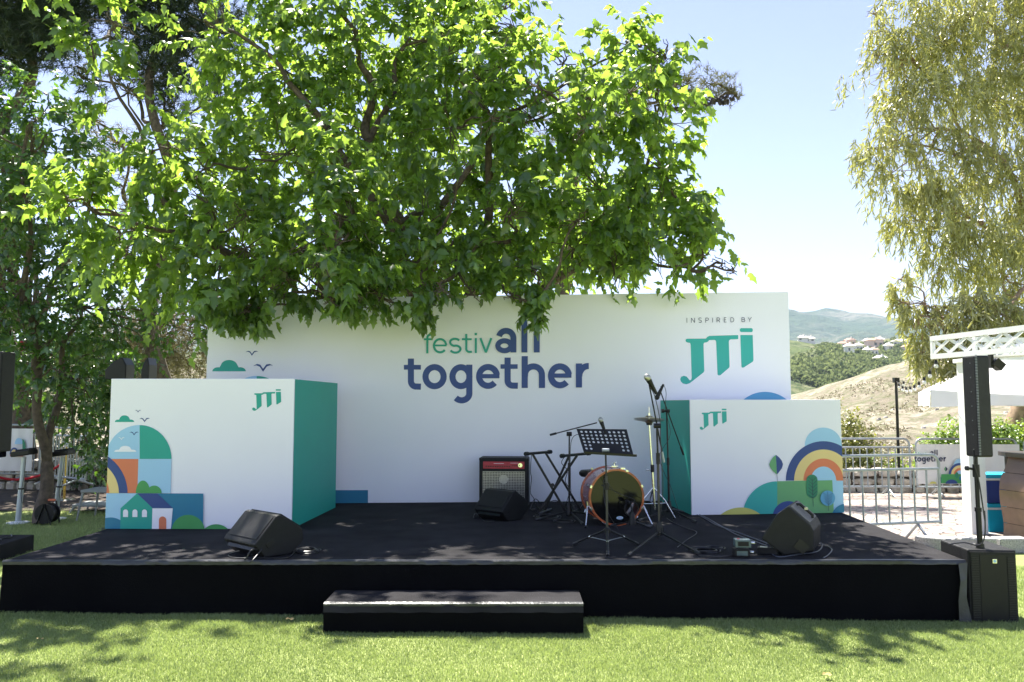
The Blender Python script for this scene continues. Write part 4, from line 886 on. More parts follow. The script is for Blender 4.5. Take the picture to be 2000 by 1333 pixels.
# ---------------- cool boxes, bar
for k,(lb_,m,z) in enumerate((('turquoise cool box with a white stripe, bottom of the stack beside the bar','turq',0.0),('navy blue cool box with turquoise lid, on top of the turquoise one','dnavy',.375))):
    t=thing('cool_box',lb_,'cool box',(6.42,10.62,z-.02),0,'stacked cool boxes')
    a=MB();a.box((0,0,.15),(.56,.40,.29),m);a.build('body',t,bevel=.012)
    a=MB();a.box((0,0,.3085),(.575,.415,.027),'wpaint');a.build('white_band',t,bevel=.004)
    a=MB();a.box((0,0,.347),(.57,.41,.05),'turq');a.build('lid',t,bevel=.012)
bar=thing('bar_counter','brown curved bar counter faced with wavy panels at the right edge of the patio','bar counter',(6.6,10.1,0))
def barc():
    H=1.03;cols=[(6.05,9.98),(6.13,9.58),(6.6,9.42),(8.9,9.2)]
    a=MB()
    for c in range(3):
        (x0,y0),(x1,y1)=cols[c],cols[c+1];rows=5
        for r in range(rows):
            z0=-.03+H*r/rows+.003;z1=-.03+H*(r+1)/rows-.003;V=[];Fq=[]
            for i in range(6):
                z=z0+(z1-z0)*i/5
                for f in(0,1):
                    u=(z+.03)/H;dx=.035*math.sin(u*math.pi*2.4+.5)+(.10*(u-.72)/.28 if u>.72 else 0)
                    wy=.03*math.sin(u*math.pi*2.0+1.0)
                    if c==2:dx*=0 if f else 1
                    V.append((x0+(x1-x0)*f+dx,y0+(y1-y0)*f+wy*(0 if c==2 and f else 1),z))
            a.add(V,[(i*2,i*2+1,i*2+3,i*2+2) for i in range(5)],'brown' if c==0 else 'dbrown')  # left panel brown, the others darker: sun from the left put into the colour
    a.build('wavy_panels',bar,world=True,smooth=True)
    a=MB();quad_prism(a,[(6.17,10.05),(6.24,9.70),(6.62,9.56),(8.9,9.34),(8.9,10.2),(6.25,10.2)],-.03,H-.05,'mortar');a.build('core',bar,world=True)
    a=MB();quad_prism(a,[(6.13,9.98),(6.17,9.50),(6.6,9.34),(8.95,9.12),(8.95,10.25),(6.20,10.25)],H-.045,H+.01,'dbrown');a.build('counter_top',bar,world=True,bevel=.01)
barc()
# ---------------- string lights
Yp=16.0;pb=D(1755,900,Yp)
pl_=thing('light_pole','thin dark pole carrying the end of the bulb string beyond the barriers','pole',(pb.x,Yp,0))
a=MB();a.tube([(pb.x,Yp,-.1),(D(1750,742,Yp).x,Yp,D(1750,742,Yp).z)],.028,'black',10);a.build('tube',pl_,world=True,smooth=True)
a=MB();q=D(1750,743,Yp);a.box(q,(.10,.10,.10),'black');a.build('cap',pl_,world=True)
sl_=thing('string_lights','string of unlit clear bulbs sagging from the dark pole to the white pergola','string lights',(q.x,Yp,q.z))
bp=[(1750,745),(1756,750),(1763,755),(1770,757),(1778,756),(1786,753),(1795,747),(1805,738),(1816,725),(1828,705)]
Q=[D(x,y,Yp+(10.4-Yp)*(i/9)**1.15) for i,(x,y) in enumerate(bp)]
a=MB();cord(a,Q,.006,'cable',5);q2=[D(1750,743,Yp),D(1765,746,Yp+.4),D(1785,750,Yp+.6),D(1830,742,Yp+.8),D(1870,725,Yp+1)];cord(a,q2,.006,'cable',5);a.build('wire',sl_,world=True,smooth=True)
for i,p in enumerate(Q[1:-1]+[Q[-1]-Vector((0,0,.0)),q2[1]]):
    a=MB();s=.8+.0*i;a.lathe(p+Vector((0,0,.01)),(0,0,-1),[(0,0),(0,.018),(.05,.020),(.055,0)],'black',10)
    o=a.build('bulb_socket',sl_,world=True,smooth=True)
    a=MB();a.lathe(p+Vector((0,0,-.044)),(0,0,-1),[(0,.014),(.015,.024),(.03,.028),(.05,.020),(.055,0)],'glass',12)
    me_o=a.build('glass_bulb',sl_,world=True,smooth=True)
# ---------------- left side things
for k,(p0,p1,lb_) in enumerate((((35,1022),(47,893),'silver telescopic pole with a tilted black head, left of the thin tree trunk'),((108,1014),(122,893),'silver telescopic pole with a tilted black head, right of the thin tree trunk'))):
    b=G(*p0);tp=D(*p1,b.y)
    t=thing('lamp_stand',lb_,'lamp stand',(b.x,b.y,0),0,'pole stands behind the stage')
    a=MB();m_=b+(tp-b)*.52;a.tube([b+Vector((0,0,.02)),m_],.036,'gsteel',16);a.tube([m_,tp],.028,'gsteel',16);a.lathe(m_-Vector((0,0,.01)),(tp-b),[(0,0),(0,.041),(.02,.041),(.02,0)],'black',16);a.build('tube',t,world=True,smooth=True)
    a=MB();a.lathe(b,(0,0,1),[(0,.0),(0,.14),(.012,.14),(.02,.05),(.03,.04)],'wpaint',28);a.build('base_plate',t,world=True,smooth=True)
    a=MB();a.box(tp+Vector((0.0,0,.055)),(.26,.22,.07),'black',ry=R(-8));a.box(tp+Vector((.02,0,.10)),(.20,.17,.03),'plastic',ry=R(-8));a.build('head',t,world=True,bevel=.012)
    a=MB();cord(a,[tp+Vector((.04,-.02,.0)),tp+(b-tp)*.25+Vector((.045,-.03,0)),m_+Vector((.03,-.045,-.05)),m_+Vector((.05,-.04,-.2))],.004);a.build('cord',t,world=True,smooth=True)
p=G(92,1024);t=thing('cable_reel','black round cable reel with an orange handle at the thin tree foot','cable reel',(p.x,p.y,0))
for dy in(-.07,.07):
    a=MB();a.lathe((0,dy-.008,.145),(0,1,0),[(0,0),(0,.135),(.016,.135),(.016,0)],'black',32);a.build('flange',t,smooth=True)
a=MB();a.lathe((0,-.06,.145),(0,1,0),[(0,.10),(.12,.10)],'cable',28)
a.build('wound_cable',t,smooth=True);a=MB();a.tube([(-.11,.09,.0),(-.06,.09,.30),(.06,.09,.30),(.12,.09,.0)],.012,'black');a.tube([(-.10,-.09,.0),(.0,-.09,.28),(.10,-.09,.0)],.01,'black');a.build('stand',t,smooth=True)
a=MB();a.box((0,.09,.315),(.10,.035,.03),'orange');a.build('handle',t,bevel=.008)
def stanchion(label,p):
    t=thing('rope_post',label,'rope post',(p[0],p[1],0),0,'brass rope posts')
    a=MB();a.lathe((0,0,0),(0,0,1),[(0,.0),(0,.19),(.02,.19),(.035,.15),(.045,.03)],'chrome',32);a.build('base',t,smooth=True)
    a=MB();a.tube([(0,0,.03),(0,0,.93)],.022,'brass',14);a.lathe((0,0,.90),(0,0,1),[(0,.024),(.01,.035),(.03,.035),(.05,.03),(.07,0)],'chrome',16);a.build('post',t,smooth=True);return t
s1=G(125,978);stanchion('brass rope post with a round chrome base behind the thin tree',(s1.x,s1.y))
s2=(s1.x-1.35,s1.y-.35);stanchion('rope post half hidden behind the left loudspeaker',s2)
a=MB();q1=D(123,905,s1.y);q2_=Vector((s2[0],s2[1],q1.z));P=[q1+(q2_-q1)*u+Vector((0,0,-.26*(1-(2*u-1)**2))) for u in [i/16 for i in range(17)]];a.tube(P,.02,'rope',10);o=a.build('velvet_rope',smooth=True);tag(o,'red velvet rope sagging between the two rope posts','rope')
for k,(x0,x1,y0,y1,lb_) in enumerate(((155,207,958,1018,'grey metal side table beside the big white box, the taller one'),(140,215,986,1012,'low grey metal bench behind the taller side table'))):
    b=G(x0+8,y1,0);Yt=b.y+(0 if k==0 else .45);z=D(x0,y0,Yt).z;x0w=D(x0,y1,Yt).x;x1w=x0w+(.52 if k==0 else .85)
    t=thing('side_table',lb_,'table',(x0w,Yt,0),0,'grey garden tables')
    a=MB();a.box(((x1w-x0w)/2,.22,z-.015),((x1w-x0w),.46,.035),'gtable');a.build('table_top',t,bevel=.006)
    for sx in(0,1):
        for sy in(0,1):
            a=MB();e=Vector(((x1w-x0w)*sx+(-.03 if sx==0 else .03)*1,.46*sy+(-.02 if sy==0 else .02),0));f=Vector(((x1w-x0w-.05)*sx+.025,.42*sy+.02,z-.033));a.tube([e,f],[.013,.02],'gtable',8);a.build('leg',t,smooth=True)
# floodlight heads behind the white box
for k,(cx,w_,h_,rt,lb_) in enumerate(((234,40,42,18,'black hooded stage light peeping over the large white box, the bigger one'),(291,15,42,0,'narrow black stage light seen edge on above the large white box'))):
    c=D(cx,722,10.6);sc_=10.6/F
    t=thing('stage_light',lb_,'stage light',(c.x,10.6,0),0,'stage lights behind the white box')
    a=MB();W=w_*sc_;H=h_*sc_;P=[(-W/2,-H*.45),(-W*.52,-H*.05),(-W*.1,H*.38),(W*.30,H*.55),(W/2,H*.2),(W*.5,-H*.6)]
    a.prism(P,(0,-.12,c.z),(1,0,0),(0,0,1),(0,1,0),.26,'black');a.build('housing',t,bevel=.015)
    a=MB();a.tube([(0,0,0),(0,0,c.z-H*.4)],.02,'black',10);a.lathe((0,0,0),(0,0,1),[(0,0),(0,.2),(.01,.2),(.02,.03)],'black',20);a.build('stand',t,smooth=True)
# far left barriers, banner, black table
barrier('dark steel crowd barrier behind the thin tree on the left',(-8.15,14.0),(-7.0,13.2),.28,.95,.82,.12,14)
barrier('steel crowd barrier under the left banner',(-9.9,14.4),(-8.35,14.2),.28,.98,.84,.12,14)
bn2=thing('banner','white rainbow banner on the far left barrier beside the loudspeaker','banner',(-9,14.2,0),0,'festival banners on barriers')
c0,c1=Vector((-9.95,14.3,0)),Vector((-8.40,14.1,0));banner(bn2,c0,c1,.46,1.20,0)
A2=Art((c0.x,c0.y-.05),(c1.x,c1.y-.05),.4,1.3,None);A2.tf=lambda x,y:(x,y)
A2.ell(37,868,8,12,0,180,'lblue');A2.ell(44,884,7,26,0,90,'dgreen',pie=True)
for r_,m in((9,'navy'),(6.5,'yellow'),(4,'orange')): A2.ell(28,888,r_,r_*1.5,0,180,m)
A2.poly([(20,888),(45,888),(45,892),(20,892)],'red')
A2.mb.build('printed_artwork',bn2,world=True)
t=thing('draped_table','small high table draped in black cloth behind the left loudspeaker','table',(-8.85,13.0,0))
a=MB();a.box((0,0,.84),(1.0,.55,.16),'skirt');a.build('table_top',t,bevel=.02);a=MB();a.box((-.12,0,.38),(.30,.30,.76),'skirt',taper=.8);a.build('pedestal_cloth',t)
a=MB();a.box((0,0,0),(.05,.07,.16),'red');o=a.build('party_lantern',bevel=.03);p=D(43,676,12.0);o.location=p;a=MB()
tag(o,'small red lantern hanging in the leaves at the far left','lantern')
o=MB().tube([D(-30,676,11.5),D(20,667,12),D(48,658,12.2)],.008,'wpaint',6).build('white_cord');tag(o,'thin white cord stretched above the left loudspeaker','cord')
stonewall('stone_wall','dark shaded stone wall under the ivy at the left',(-9.6,15.2),(-5.2,14.7),0,.62,.35,3,9)
a=MB();a.box((-9.0,17.3,.55),(6.0,.3,.35),'stone');o=a.build('terrace_wall',bevel=.02);tag(o,'pale sunlit terrace wall behind the left trees','wall')
a=MB();a.add([(-14,15.6,.27),(-5.5,15.6,.22),(-5.5,17.1,.27),(-14,17.1,.3)],[(0,1,2,3)],'flag');a.build('terrace_path',kind='structure')
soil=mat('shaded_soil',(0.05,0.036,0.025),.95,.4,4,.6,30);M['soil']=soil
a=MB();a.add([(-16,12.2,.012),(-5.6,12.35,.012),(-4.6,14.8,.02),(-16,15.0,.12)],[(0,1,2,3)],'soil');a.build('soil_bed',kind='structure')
# fallen leaves on the lawn
fm=mat('dry_leaf',(0.45,0.33,0.12),.7,.3,30);M['dry']=fm
for (px,py,lb_) in((566,1214,'yellow fallen leaf on the grass left of the stage step'),(1615,1312,'pinkish dry leaf lying on the sunny lawn'),(78,1258,'small dry leaf on the shaded grass at the left')):
    p=G(px,py,-.01);p.z=gz(p.x)+.035;a=MB();n=10;vs=[(0,0,0)]+[(.028*math.cos(2*math.pi*i/n)*(1+.25*math.sin(3*i)),.02*math.sin(2*math.pi*i/n),.006*math.sin(i*2.1)) for i in range(n)]
    a.add(vs,[(0,i+1,(i+1)%n+1) for i in range(n)],'dry');o=a.build('fallen_leaf');o.location=p;o.rotation_euler=(.2,.1,px);tag(o,lb_,'leaf','fallen leaves on the lawn')
# ---------------- foliage
def unit(v): return v/np.maximum(np.linalg.norm(v,axis=-1,keepdims=True),1e-9)
LOBED=(np.array([(0,0),(0,.42),(0,1),( .20,-.04),(.43,.10),(.34,.30),(.56,.50),(.27,.60),(.20,.80)]),None)
def leaf_template(kind):
    if kind=='lobed':
        R_=[(.14,-.03),(.29,.12),(.21,.30),(.34,.47),(.17,.62),(.10,.80)]
        mid=[(0,0),(0,.45),(0,1)]
        V=[(x,y,0) for x,y in mid]+[(x,y,-.40*x-.16*y*y) for x,y in R_]+[(-x,y,-.40*x-.16*y*y) for x,y in R_]
        V[1]=(0,.45,-.02);V[2]=(0,1,-.24)
        T=[]
        for o,s in((3,1),(9,-1)):
            t=[(0,o,o+1),(0,o+1,o+2),(0,o+2,1),(1,o+2,o+3),(1,o+3,o+4),(1,o+4,o+5),(1,o+5,2)]
            T+= t if s==1 else [(a,c,b) for a,b,c in t]
    elif kind=='oval':
        R_=[(.28,.15),(.36,.45),(.2,.78)];V=[(0,0,0),(0,.5,.0),(0,1,-.12)]+[(x,y,-.2*x) for x,y in R_]+[(-x,y,-.2*x) for x,y in R_]
        T=[(0,3,1),(3,4,1),(4,5,1),(5,2,1),(0,1,6),(6,1,7),(7,1,8),(8,1,2)]
    elif kind=='lance':
        V=[(0,0,0),(.075,.3,0),(-.075,.3,0),(.06,.7,-.06),(-.06,.7,-.06),(0.02,1,-.16)];T=[(0,1,2),(1,3,2),(2,3,4),(3,5,4)]
    elif kind=='needle':
        V=[(-.045,0,0),(.045,0,0),(0,1,-.05)];T=[(0,1,2)]
    return np.array(V,float),np.array(T,int)
def leaves(name,parent,base,axis,nrm,size,kind,material,rnd):
    V0,T0=leaf_template(kind);n=len(base);ax=unit(axis);nm=unit(nrm-ax*np.sum(nrm*ax,-1,keepdims=True));sd=np.cross(ax,nm)
    k=len(V0);curl=RNG.uniform(.5,1.8,n)[:,None,None]
    V=base[:,None,:]+size[:,None,None]*(sd[:,None,:]*V0[None,:,0:1]+ax[:,None,:]*V0[None,:,1:2]+nm[:,None,:]*V0[None,:,2:3]*curl)
    Fc=(T0[None]+(np.arange(n)*k)[:,None,None]).reshape(-1,3)
    return fastmesh(name,V.reshape(-1,3),Fc,3,material,np.repeat(rnd,k),parent)
def blob_twigs(blobs,dens,shell=.5,flat=.85):
    """twig origins, outward directions for a list of (centre, radius)"""
    C=[];O=[]
    for c,r in blobs:
        n=max(3,int(dens*r*r)); d=unit(RNG.normal(size=(n,3))); rr=r*(shell+(1.05-shell)*RNG.random(n)**.6)
        # uneven lobes
        lob=1+.22*np.sin(d[:,0]*5+c[0]*3)*np.sin(d[:,2]*4+c[2]*5)+.12*np.sin(d[:,1]*9+c[0])
        p=d*rr[:,None]*lob[:,None];p[:,2]*=flat
        C.append(p+np.array(c));O.append(d)
    return np.concatenate(C),np.concatenate(O)
def tufts(blobs,dens,k=5,shell=.55,tr=.16,co=.55,gap=-9):
    C,O=blob_twigs(blobs,dens,shell)
    g=np.sin(C[:,0]*5.3+1.7*np.sin(C[:,2]*3.1))*np.sin(C[:,2]*6.1+1.3*np.sin(C[:,1]*4.7)+C[:,0])*1.0+.5*np.sin(C[:,1]*6.7+C[:,2]*2.3)
    kp=g>gap; C,O=C[kp],O[kp]
    C=np.repeat(C,k,0);O=np.repeat(O,k,0);j=RNG.normal(size=C.shape)
    return C+j*tr*.6,unit(O*co+j*(1.1-co)+np.array([0,0,.12]))
def twig_leaves(P,O,per,tw,size,droop,up=.25,side=.8,nb=.6,nj=.38):
    """per leaves along each twig; returns base, axis, normal, size"""
    n=len(P);td=unit(O*.9+RNG.normal(size=(n,3))*.45+np.array([0,0,up]));td=td
    t=(np.arange(per)+.5)/per
    L=tw*RNG.uniform(.6,1.3,n)
    B=P[:,None,:]+td[:,None,:]*(t[None,:,None]*L[:,None,None])
    B[:,:,2]-= (t**2)[None,:]*L[:,None]*droop*.45
    an=RNG.uniform(0,2*np.pi,n)[:,None]+np.arange(per)[None,:]*2.4+RNG.normal(size=(n,per))*.3
    a=unit(np.cross(td,np.array([0.1,0.2,1.0])));b=np.cross(td,a)
    sd=a[:,None,:]*np.cos(an)[...,None]+b[:,None,:]*np.sin(an)[...,None]
    ax=sd*side+td[:,None,:]*.45+np.array([0,0,-droop])+RNG.normal(size=(n,per,3))*.22
    ax=unit(ax)
    nm=np.array([0,0,1.0])*.9+O[:,None,:]*nb+RNG.normal(size=(n,per,3))*nj
    s=size*RNG.uniform(.6,1.25,(n,per))*(1-.25*np.abs(t-.4))[None,:]
    return B.reshape(-1,3),ax.reshape(-1,3),nm.reshape(-1,3),s.ravel(),td
def wig(p,q,n,amp):
    p,q=Vector(p),Vector(q);out=[];ph=random.random()*6
    for i in range(n+1):
        t=i/n;a=amp*math.sin(math.pi*t);out.append(p+(q-p)*t+Vector((a*math.sin(t*5+ph),a*math.cos(t*4+ph),a*.6*math.sin(t*7+ph*2)+.25*amp*math.sin(math.pi*t))))
    return out
def limb(a,p,q,r0,r1,m,amp=.12,n=9,seg=8):
    P=wig(p,q,n,amp);a.tube(P,[r0+(r1-r0)*i/n for i in range(n+1)],m,seg);return P
# ---- the big broadleaf tree
TREE=thing('broadleaf_tree','great spreading tree with lobed bright green leaves overhanging the white backdrop','tree',(-1.1,12.3,0))
BL=[(215,40,72,9.7),(180,120,45,9.6),(250,180,75,9.6),(330,290,85,9.6),(400,330,80,9.8),(170,400,72,9.3),(130,390,40,9.2),(270,450,95,9.6),(410,400,100,9.6),(350,540,70,9.8),(240,500,60,9.6),
(430,60,100,11.5),(560,140,140,11.5),(700,60,150,11.8),(850,70,120,11.6),(950,50,80,11.0),(985,20,45,11),(560,300,140,10.9),(720,260,150,11.7),(680,430,95,9.0),(650,340,70,9.2),(620,540,100,9.3),(480,500,105,9.5),(470,580,55,9.3),
(880,250,140,10.8),(1040,230,130,10.2),(1170,190,115,10.0),(1270,150,75,9.9),(1225,85,48,9.9),(1300,110,45,9.9),(1100,125,65,10.2),(1290,240,85,10),(980,130,70,10.3),
(1000,400,140,10.4),(1170,370,140,10.0),(1290,330,85,9.9),(820,450,120,9.9),(900,520,95,9.8),(1120,500,110,9.8),(1270,470,110,9.8),(1345,420,52,9.9),(1372,500,40,9.8),(1315,530,48,9.8),(1385,430,30,9.8),(1410,515,30,9.8),(1432,530,24,9.8),(1350,480,50,9.9),(1300,400,50,10),
(760,540,75,9.4),(1040,540,70,9.5),(1200,545,60,9.7),(560,560,70,9.4),(1000,60,50,10.8),
(480,610,34,9.3),(740,570,40,9.2),(830,575,34,9.2),(650,585,34,8.9),(455,600,22,9.3),(700,590,38,9.2),(830,600,30,9.3),(1048,590,24,9.2),(1052,625,16,9.2),(765,590,24,9.3),(920,575,30,9.4),(430,600,20,9.3),(1000,575,24,9.3)]
BACK=[(600,400,180,12.6),(900,400,180,12.6),(1130,430,130,12),(420,460,120,12.3),(750,180,210,13.2),(480,250,120,12.8),(1000,500,120,11.6),(700,520,110,11.5),(1250,420,90,11.3)]
UP=[(400,-120,120,11.5),(620,-110,130,11.8),(820,-80,90,11.8),(220,-90,80,9.9),(120,-120,80,9.6),(20,-120,90,9.6),(280,-200,90,9.8),(900,-50,60,11.5)]
def wb(L): return [(tuple(D(px,py,Y)),rp*Y/F) for px,py,rp,Y in L]
BL+=[(655,290,50,9.35),(660,350,50,9.1),(640,410,55,8.9),(655,470,55,8.7),(640,530,50,8.5),(690,570,30,8.45),(590,500,45,8.8)]
BL+=[(870,110,60,10.3),(930,150,60,10.0),(960,230,60,9.6),(1050,170,60,9.6),(1150,240,60,9.3),(1230,180,50,9.3),(900,330,50,9.4),(1000,420,50,9.3),(1130,430,55,9.2),(860,560,40,9.0),(480,420,60,9.2),(380,500,50,9.1)]
BL=[(px,py,rp,Y-(.35 if (px<350 or px>1080) and py<360 else 0)) for px,py,rp,Y in BL]
BL=[(px,(py-14 if py>480 and rp>40 else py),rp*(.90 if px<1200 else .78),Y) for px,py,rp,Y in BL]
P,O=tufts(wb(BL),40,4,.6,.10,.75,-.55);P2,O2=blob_twigs(wb(BACK),75,.3);P3,O3=blob_twigs(wb(UP),60,.4)
P=np.concatenate([P,P2,P3]);O=np.concatenate([O,O2,O3])
B,ax,nm,sz,td=twig_leaves(P,O,11,.52,.158,.80,.30,nb=.18,nj=.5)
HB=[(1040,572,22,9.25),(1046,600,17,9.22),(1052,628,12,9.2),(480,590,30,9.3),(468,620,18,9.3),(500,625,14,9.3),(430,590,24,9.3),(830,590,18,9.3),(828,612,10,9.3),(690,585,24,9.2),(745,585,18,9.3),(770,592,12,9.3),(665,590,18,9.2),(870,575,14,9.3),(590,580,22,9.3)]
Ph,Oh=blob_twigs(wb(HB),700,.1);Bh,axh,nmh,szh,_=twig_leaves(Ph,Oh,6,.16,.145,1.1,-.2,nb=.18,nj=.5)
hang=np.zeros(len(B),bool)
for hx_,hw_,hz_ in((-3.12,.26,2.50),(-2.85,.16,2.70),(-1.85,.24,2.66),(-1.45,.25,2.98),(-1.02,.12,2.60),(-.75,.15,3.0),(.27,.10,2.52),(.18,.15,2.95),(-.35,.1,3.0)): hang|=(np.abs(B[:,0]-hx_)<hw_)&(B[:,2]>hz_)
okk=(hang|(B[:,1]>9.95)|(B[:,2]>3.14+.07*np.sin(B[:,0]*7))|(B[:,0]<-3.5))&~((B[:,1]>9.75)&(B[:,1]<10.75)&(B[:,2]<2.98)&(B[:,0]>-3.95)&(B[:,0]<3.7));   # keep foliage out of the backdrop
B,ax,nm,sz=B[okk],ax[okk],nm[okk],sz[okk]
B=np.concatenate([B,Bh]);ax=np.concatenate([ax,axh]);nm=np.concatenate([nm,nmh]);sz=np.concatenate([sz,szh])
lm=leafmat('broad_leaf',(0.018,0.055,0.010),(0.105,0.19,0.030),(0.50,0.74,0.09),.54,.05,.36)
leaves('crown',TREE,B,ax,nm,sz,'lobed',lm,np.clip(RNG.normal(.45,.28,len(B)),0,1))
a=MB();tb=Vector((-1.1,12.3,0));fk=Vector((-1.0,12.2,1.7));limb(a,tb,fk,.27,.21,'bark',.05,8,14)
mains=[(fk,D(720,275,11.3),.13,.07),(fk,D(640,250,10.6),.11,.05),(fk,D(960,235,10.2),.11,.04),(fk,D(400,470,9.9),.12,.05),(fk,D(1200,480,10.4),.12,.045),(fk,D(560,480,10.6),.10,.05),(fk,D(850,420,10.6),.12,.06)]
for p,q,r0,r1 in mains: limb(a,p,q,r0,r1,'bark',.22,12,10)
a.build('trunk',TREE,world=True,smooth=True)
a=MB()
seg=[((720,275,11.3),(700,110,11.4),.07,.04),((720,275,11.3),(790,90,11.5),.055,.03),((640,250,10.6),(530,110,10.8),.05,.03),((530,110,10.8),(400,40,11),.03,.015),((850,420,10.6),(960,235,10.2),.055,.03),((960,235,10.2),(1120,220,10.0),.028,.014),
((400,470,9.9),(280,330,9.7),.05,.03),((280,330,9.7),(215,60,9.7),.03,.012),((400,470,9.9),(180,410,9.4),.035,.012),((1200,480,10.4),(1360,440,9.9),.04,.014),((1200,480,10.4),(1290,200,10),.04,.012),((700,110,11.4),(640,-60,11.5),.04,.02),((960,235,10.2),(1240,90,9.9),.03,.01),
((560,480,10.6),(480,330,10.4),.04,.015),((850,420,10.6),(690,430,9.3),.04,.014),((1000,470,10.2),(840,500,9.9),.03,.014),((1200,480,10.4),(1350,530,9.9),.035,.012),((560,480,10.6),(640,580,9.5),.03,.01),((900,520,9.9),(1045,600,9.25),.02,.006)]
for p,q,r0,r1 in seg: limb(a,D(*p),D(*q),r0,r1,'bark',.14,10,8)
ctr=wb(BL);nod=[D(*s[1]) for s in seg]+[D(*s[0]) for s in seg]
for c,r in ctr:
    c=Vector(c);nb=min(nod,key=lambda v:(v-c).length);limb(a,nb,c,.022,.010,'bark',.08,6,6)
    for k in range(int(6+10*r)):
        d=Vector(unit(RNG.normal(size=3)));limb(a,c,c+d*r*.95,.009,.004,'bark',.05,4,5)
a.build('branches',TREE,world=True,smooth=True)
# ---- small tree on the left
T2=thing('young_tree','slim forked tree with dark shaded leaves at the left edge, beside the silver poles','tree',(-6.49,11.14,0))
L2x=[(230,780,30,12.6),(200,730,40,12.6),(160,800,40,12.6),(60,770,50,12.5),(20,730,60,12.6),(110,700,60,12.6),(190,640,50,12.6),(260,600,50,12.6),(200,860,26,12.6),(185,900,18,12.5),(100,450,60,12.4),(20,300,60,12.2)]
L2=[(60,240,60,10.6),(130,250,60,11.2),(20,330,70,11),(110,300,50,11.5),(60,400,80,10.8),(150,520,60,11.5),(30,480,60,11),(90,560,60,11.3),(200,590,55,11.6),(10,570,60,11),(130,640,60,11.2),(50,650,50,11),(180,690,60,11.8),(230,640,45,11.9),(150,740,55,11.6),(100,720,50,11.0),(190,800,55,12),(170,860,40,12.2),(110,790,30,12),(60,170,28,11),(95,185,22,11),(330,620,50,12.4),(300,680,30,12.4),(380,650,35,12.2),(250,740,22,12.5),(-40,650,80,10.5),(-60,400,100,10.5),(-60,230,80,10.5)]
P,O=tufts(wb(L2+L2x),44,4,.3);B,ax,nm,sz,td=twig_leaves(P,O,7,.32,.115,.7,.2)
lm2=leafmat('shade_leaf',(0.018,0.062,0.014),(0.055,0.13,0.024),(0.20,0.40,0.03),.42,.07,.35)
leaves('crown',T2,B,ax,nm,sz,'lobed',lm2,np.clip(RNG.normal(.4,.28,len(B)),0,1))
a=MB();b=G(78,1024);f=D(92,905,11.3);limb(a,b,f,.10,.078,'bark',.03,7,14)
m1_=D(72,740,11.2);limb(a,f,m1_,.068,.055,'bark',.05,7,12);limb(a,m1_,D(45,560,11),.065,.045,'bark',.07,7,10);limb(a,D(45,560,11),D(60,240,10.8),.045,.02,'bark',.1,8,8)
limb(a,f,D(118,740,11.6),.06,.045,'bark',.04,7,10);limb(a,D(118,740,11.6),D(160,600,11.6),.045,.02,'bark',.08,7,8);limb(a,m1_,D(120,640,11.3),.03,.015,'bark',.05,6,8)
a.build('trunk',T2,world=True,smooth=True)
a=MB()
for c,r in wb(L2):
    c=Vector(c);nb=min([D(45,560,11),D(72,740,11.2),D(118,740,11.6),D(160,600,11.6),D(52,400,11),D(60,300,10.9)],key=lambda v:(v-c).length);limb(a,nb,c,.016,.007,'bark',.07,6,6)
    for k in range(5):
        d=Vector(unit(RNG.normal(size=3)));limb(a,c,c+d*r*.9,.006,.003,'bark',.04,4,5)
a.build('branches',T2,world=True,smooth=True)
T3=thing('background_tree','dark broadleaf tree standing farther back behind the slim forked tree','tree',(-9.2,15.2,0))
L3=[(40,330,90,15),(130,400,70,15.5),(185,320,50,15.5),(-60,330,100,15),(-80,480,100,14.5),(15,600,55,14.5),(240,440,50,15.8),(60,250,50,15.2),(-140,250,110,15),(90,690,50,15),(-60,640,80,14.6),(150,600,60,15.8),(190,520,50,15.8),(120,770,45,15.5),(200,700,35,15.9)]
P,O=tufts(wb(L3),34,4,.25);B,ax,nm,sz,td=twig_leaves(P,O,6,.36,.14,.7,.2)
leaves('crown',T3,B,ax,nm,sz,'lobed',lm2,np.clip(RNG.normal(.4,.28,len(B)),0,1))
a=MB();k1=D(60,640,15.2);limb(a,(-9.2,15.2,0),k1,.2,.13,'bark',.12,8,12)
for c,r_ in wb(L3): limb(a,k1,c,.06,.02,'bark',.25,9,7)
a.build('trunk',T3,world=True,smooth=True)
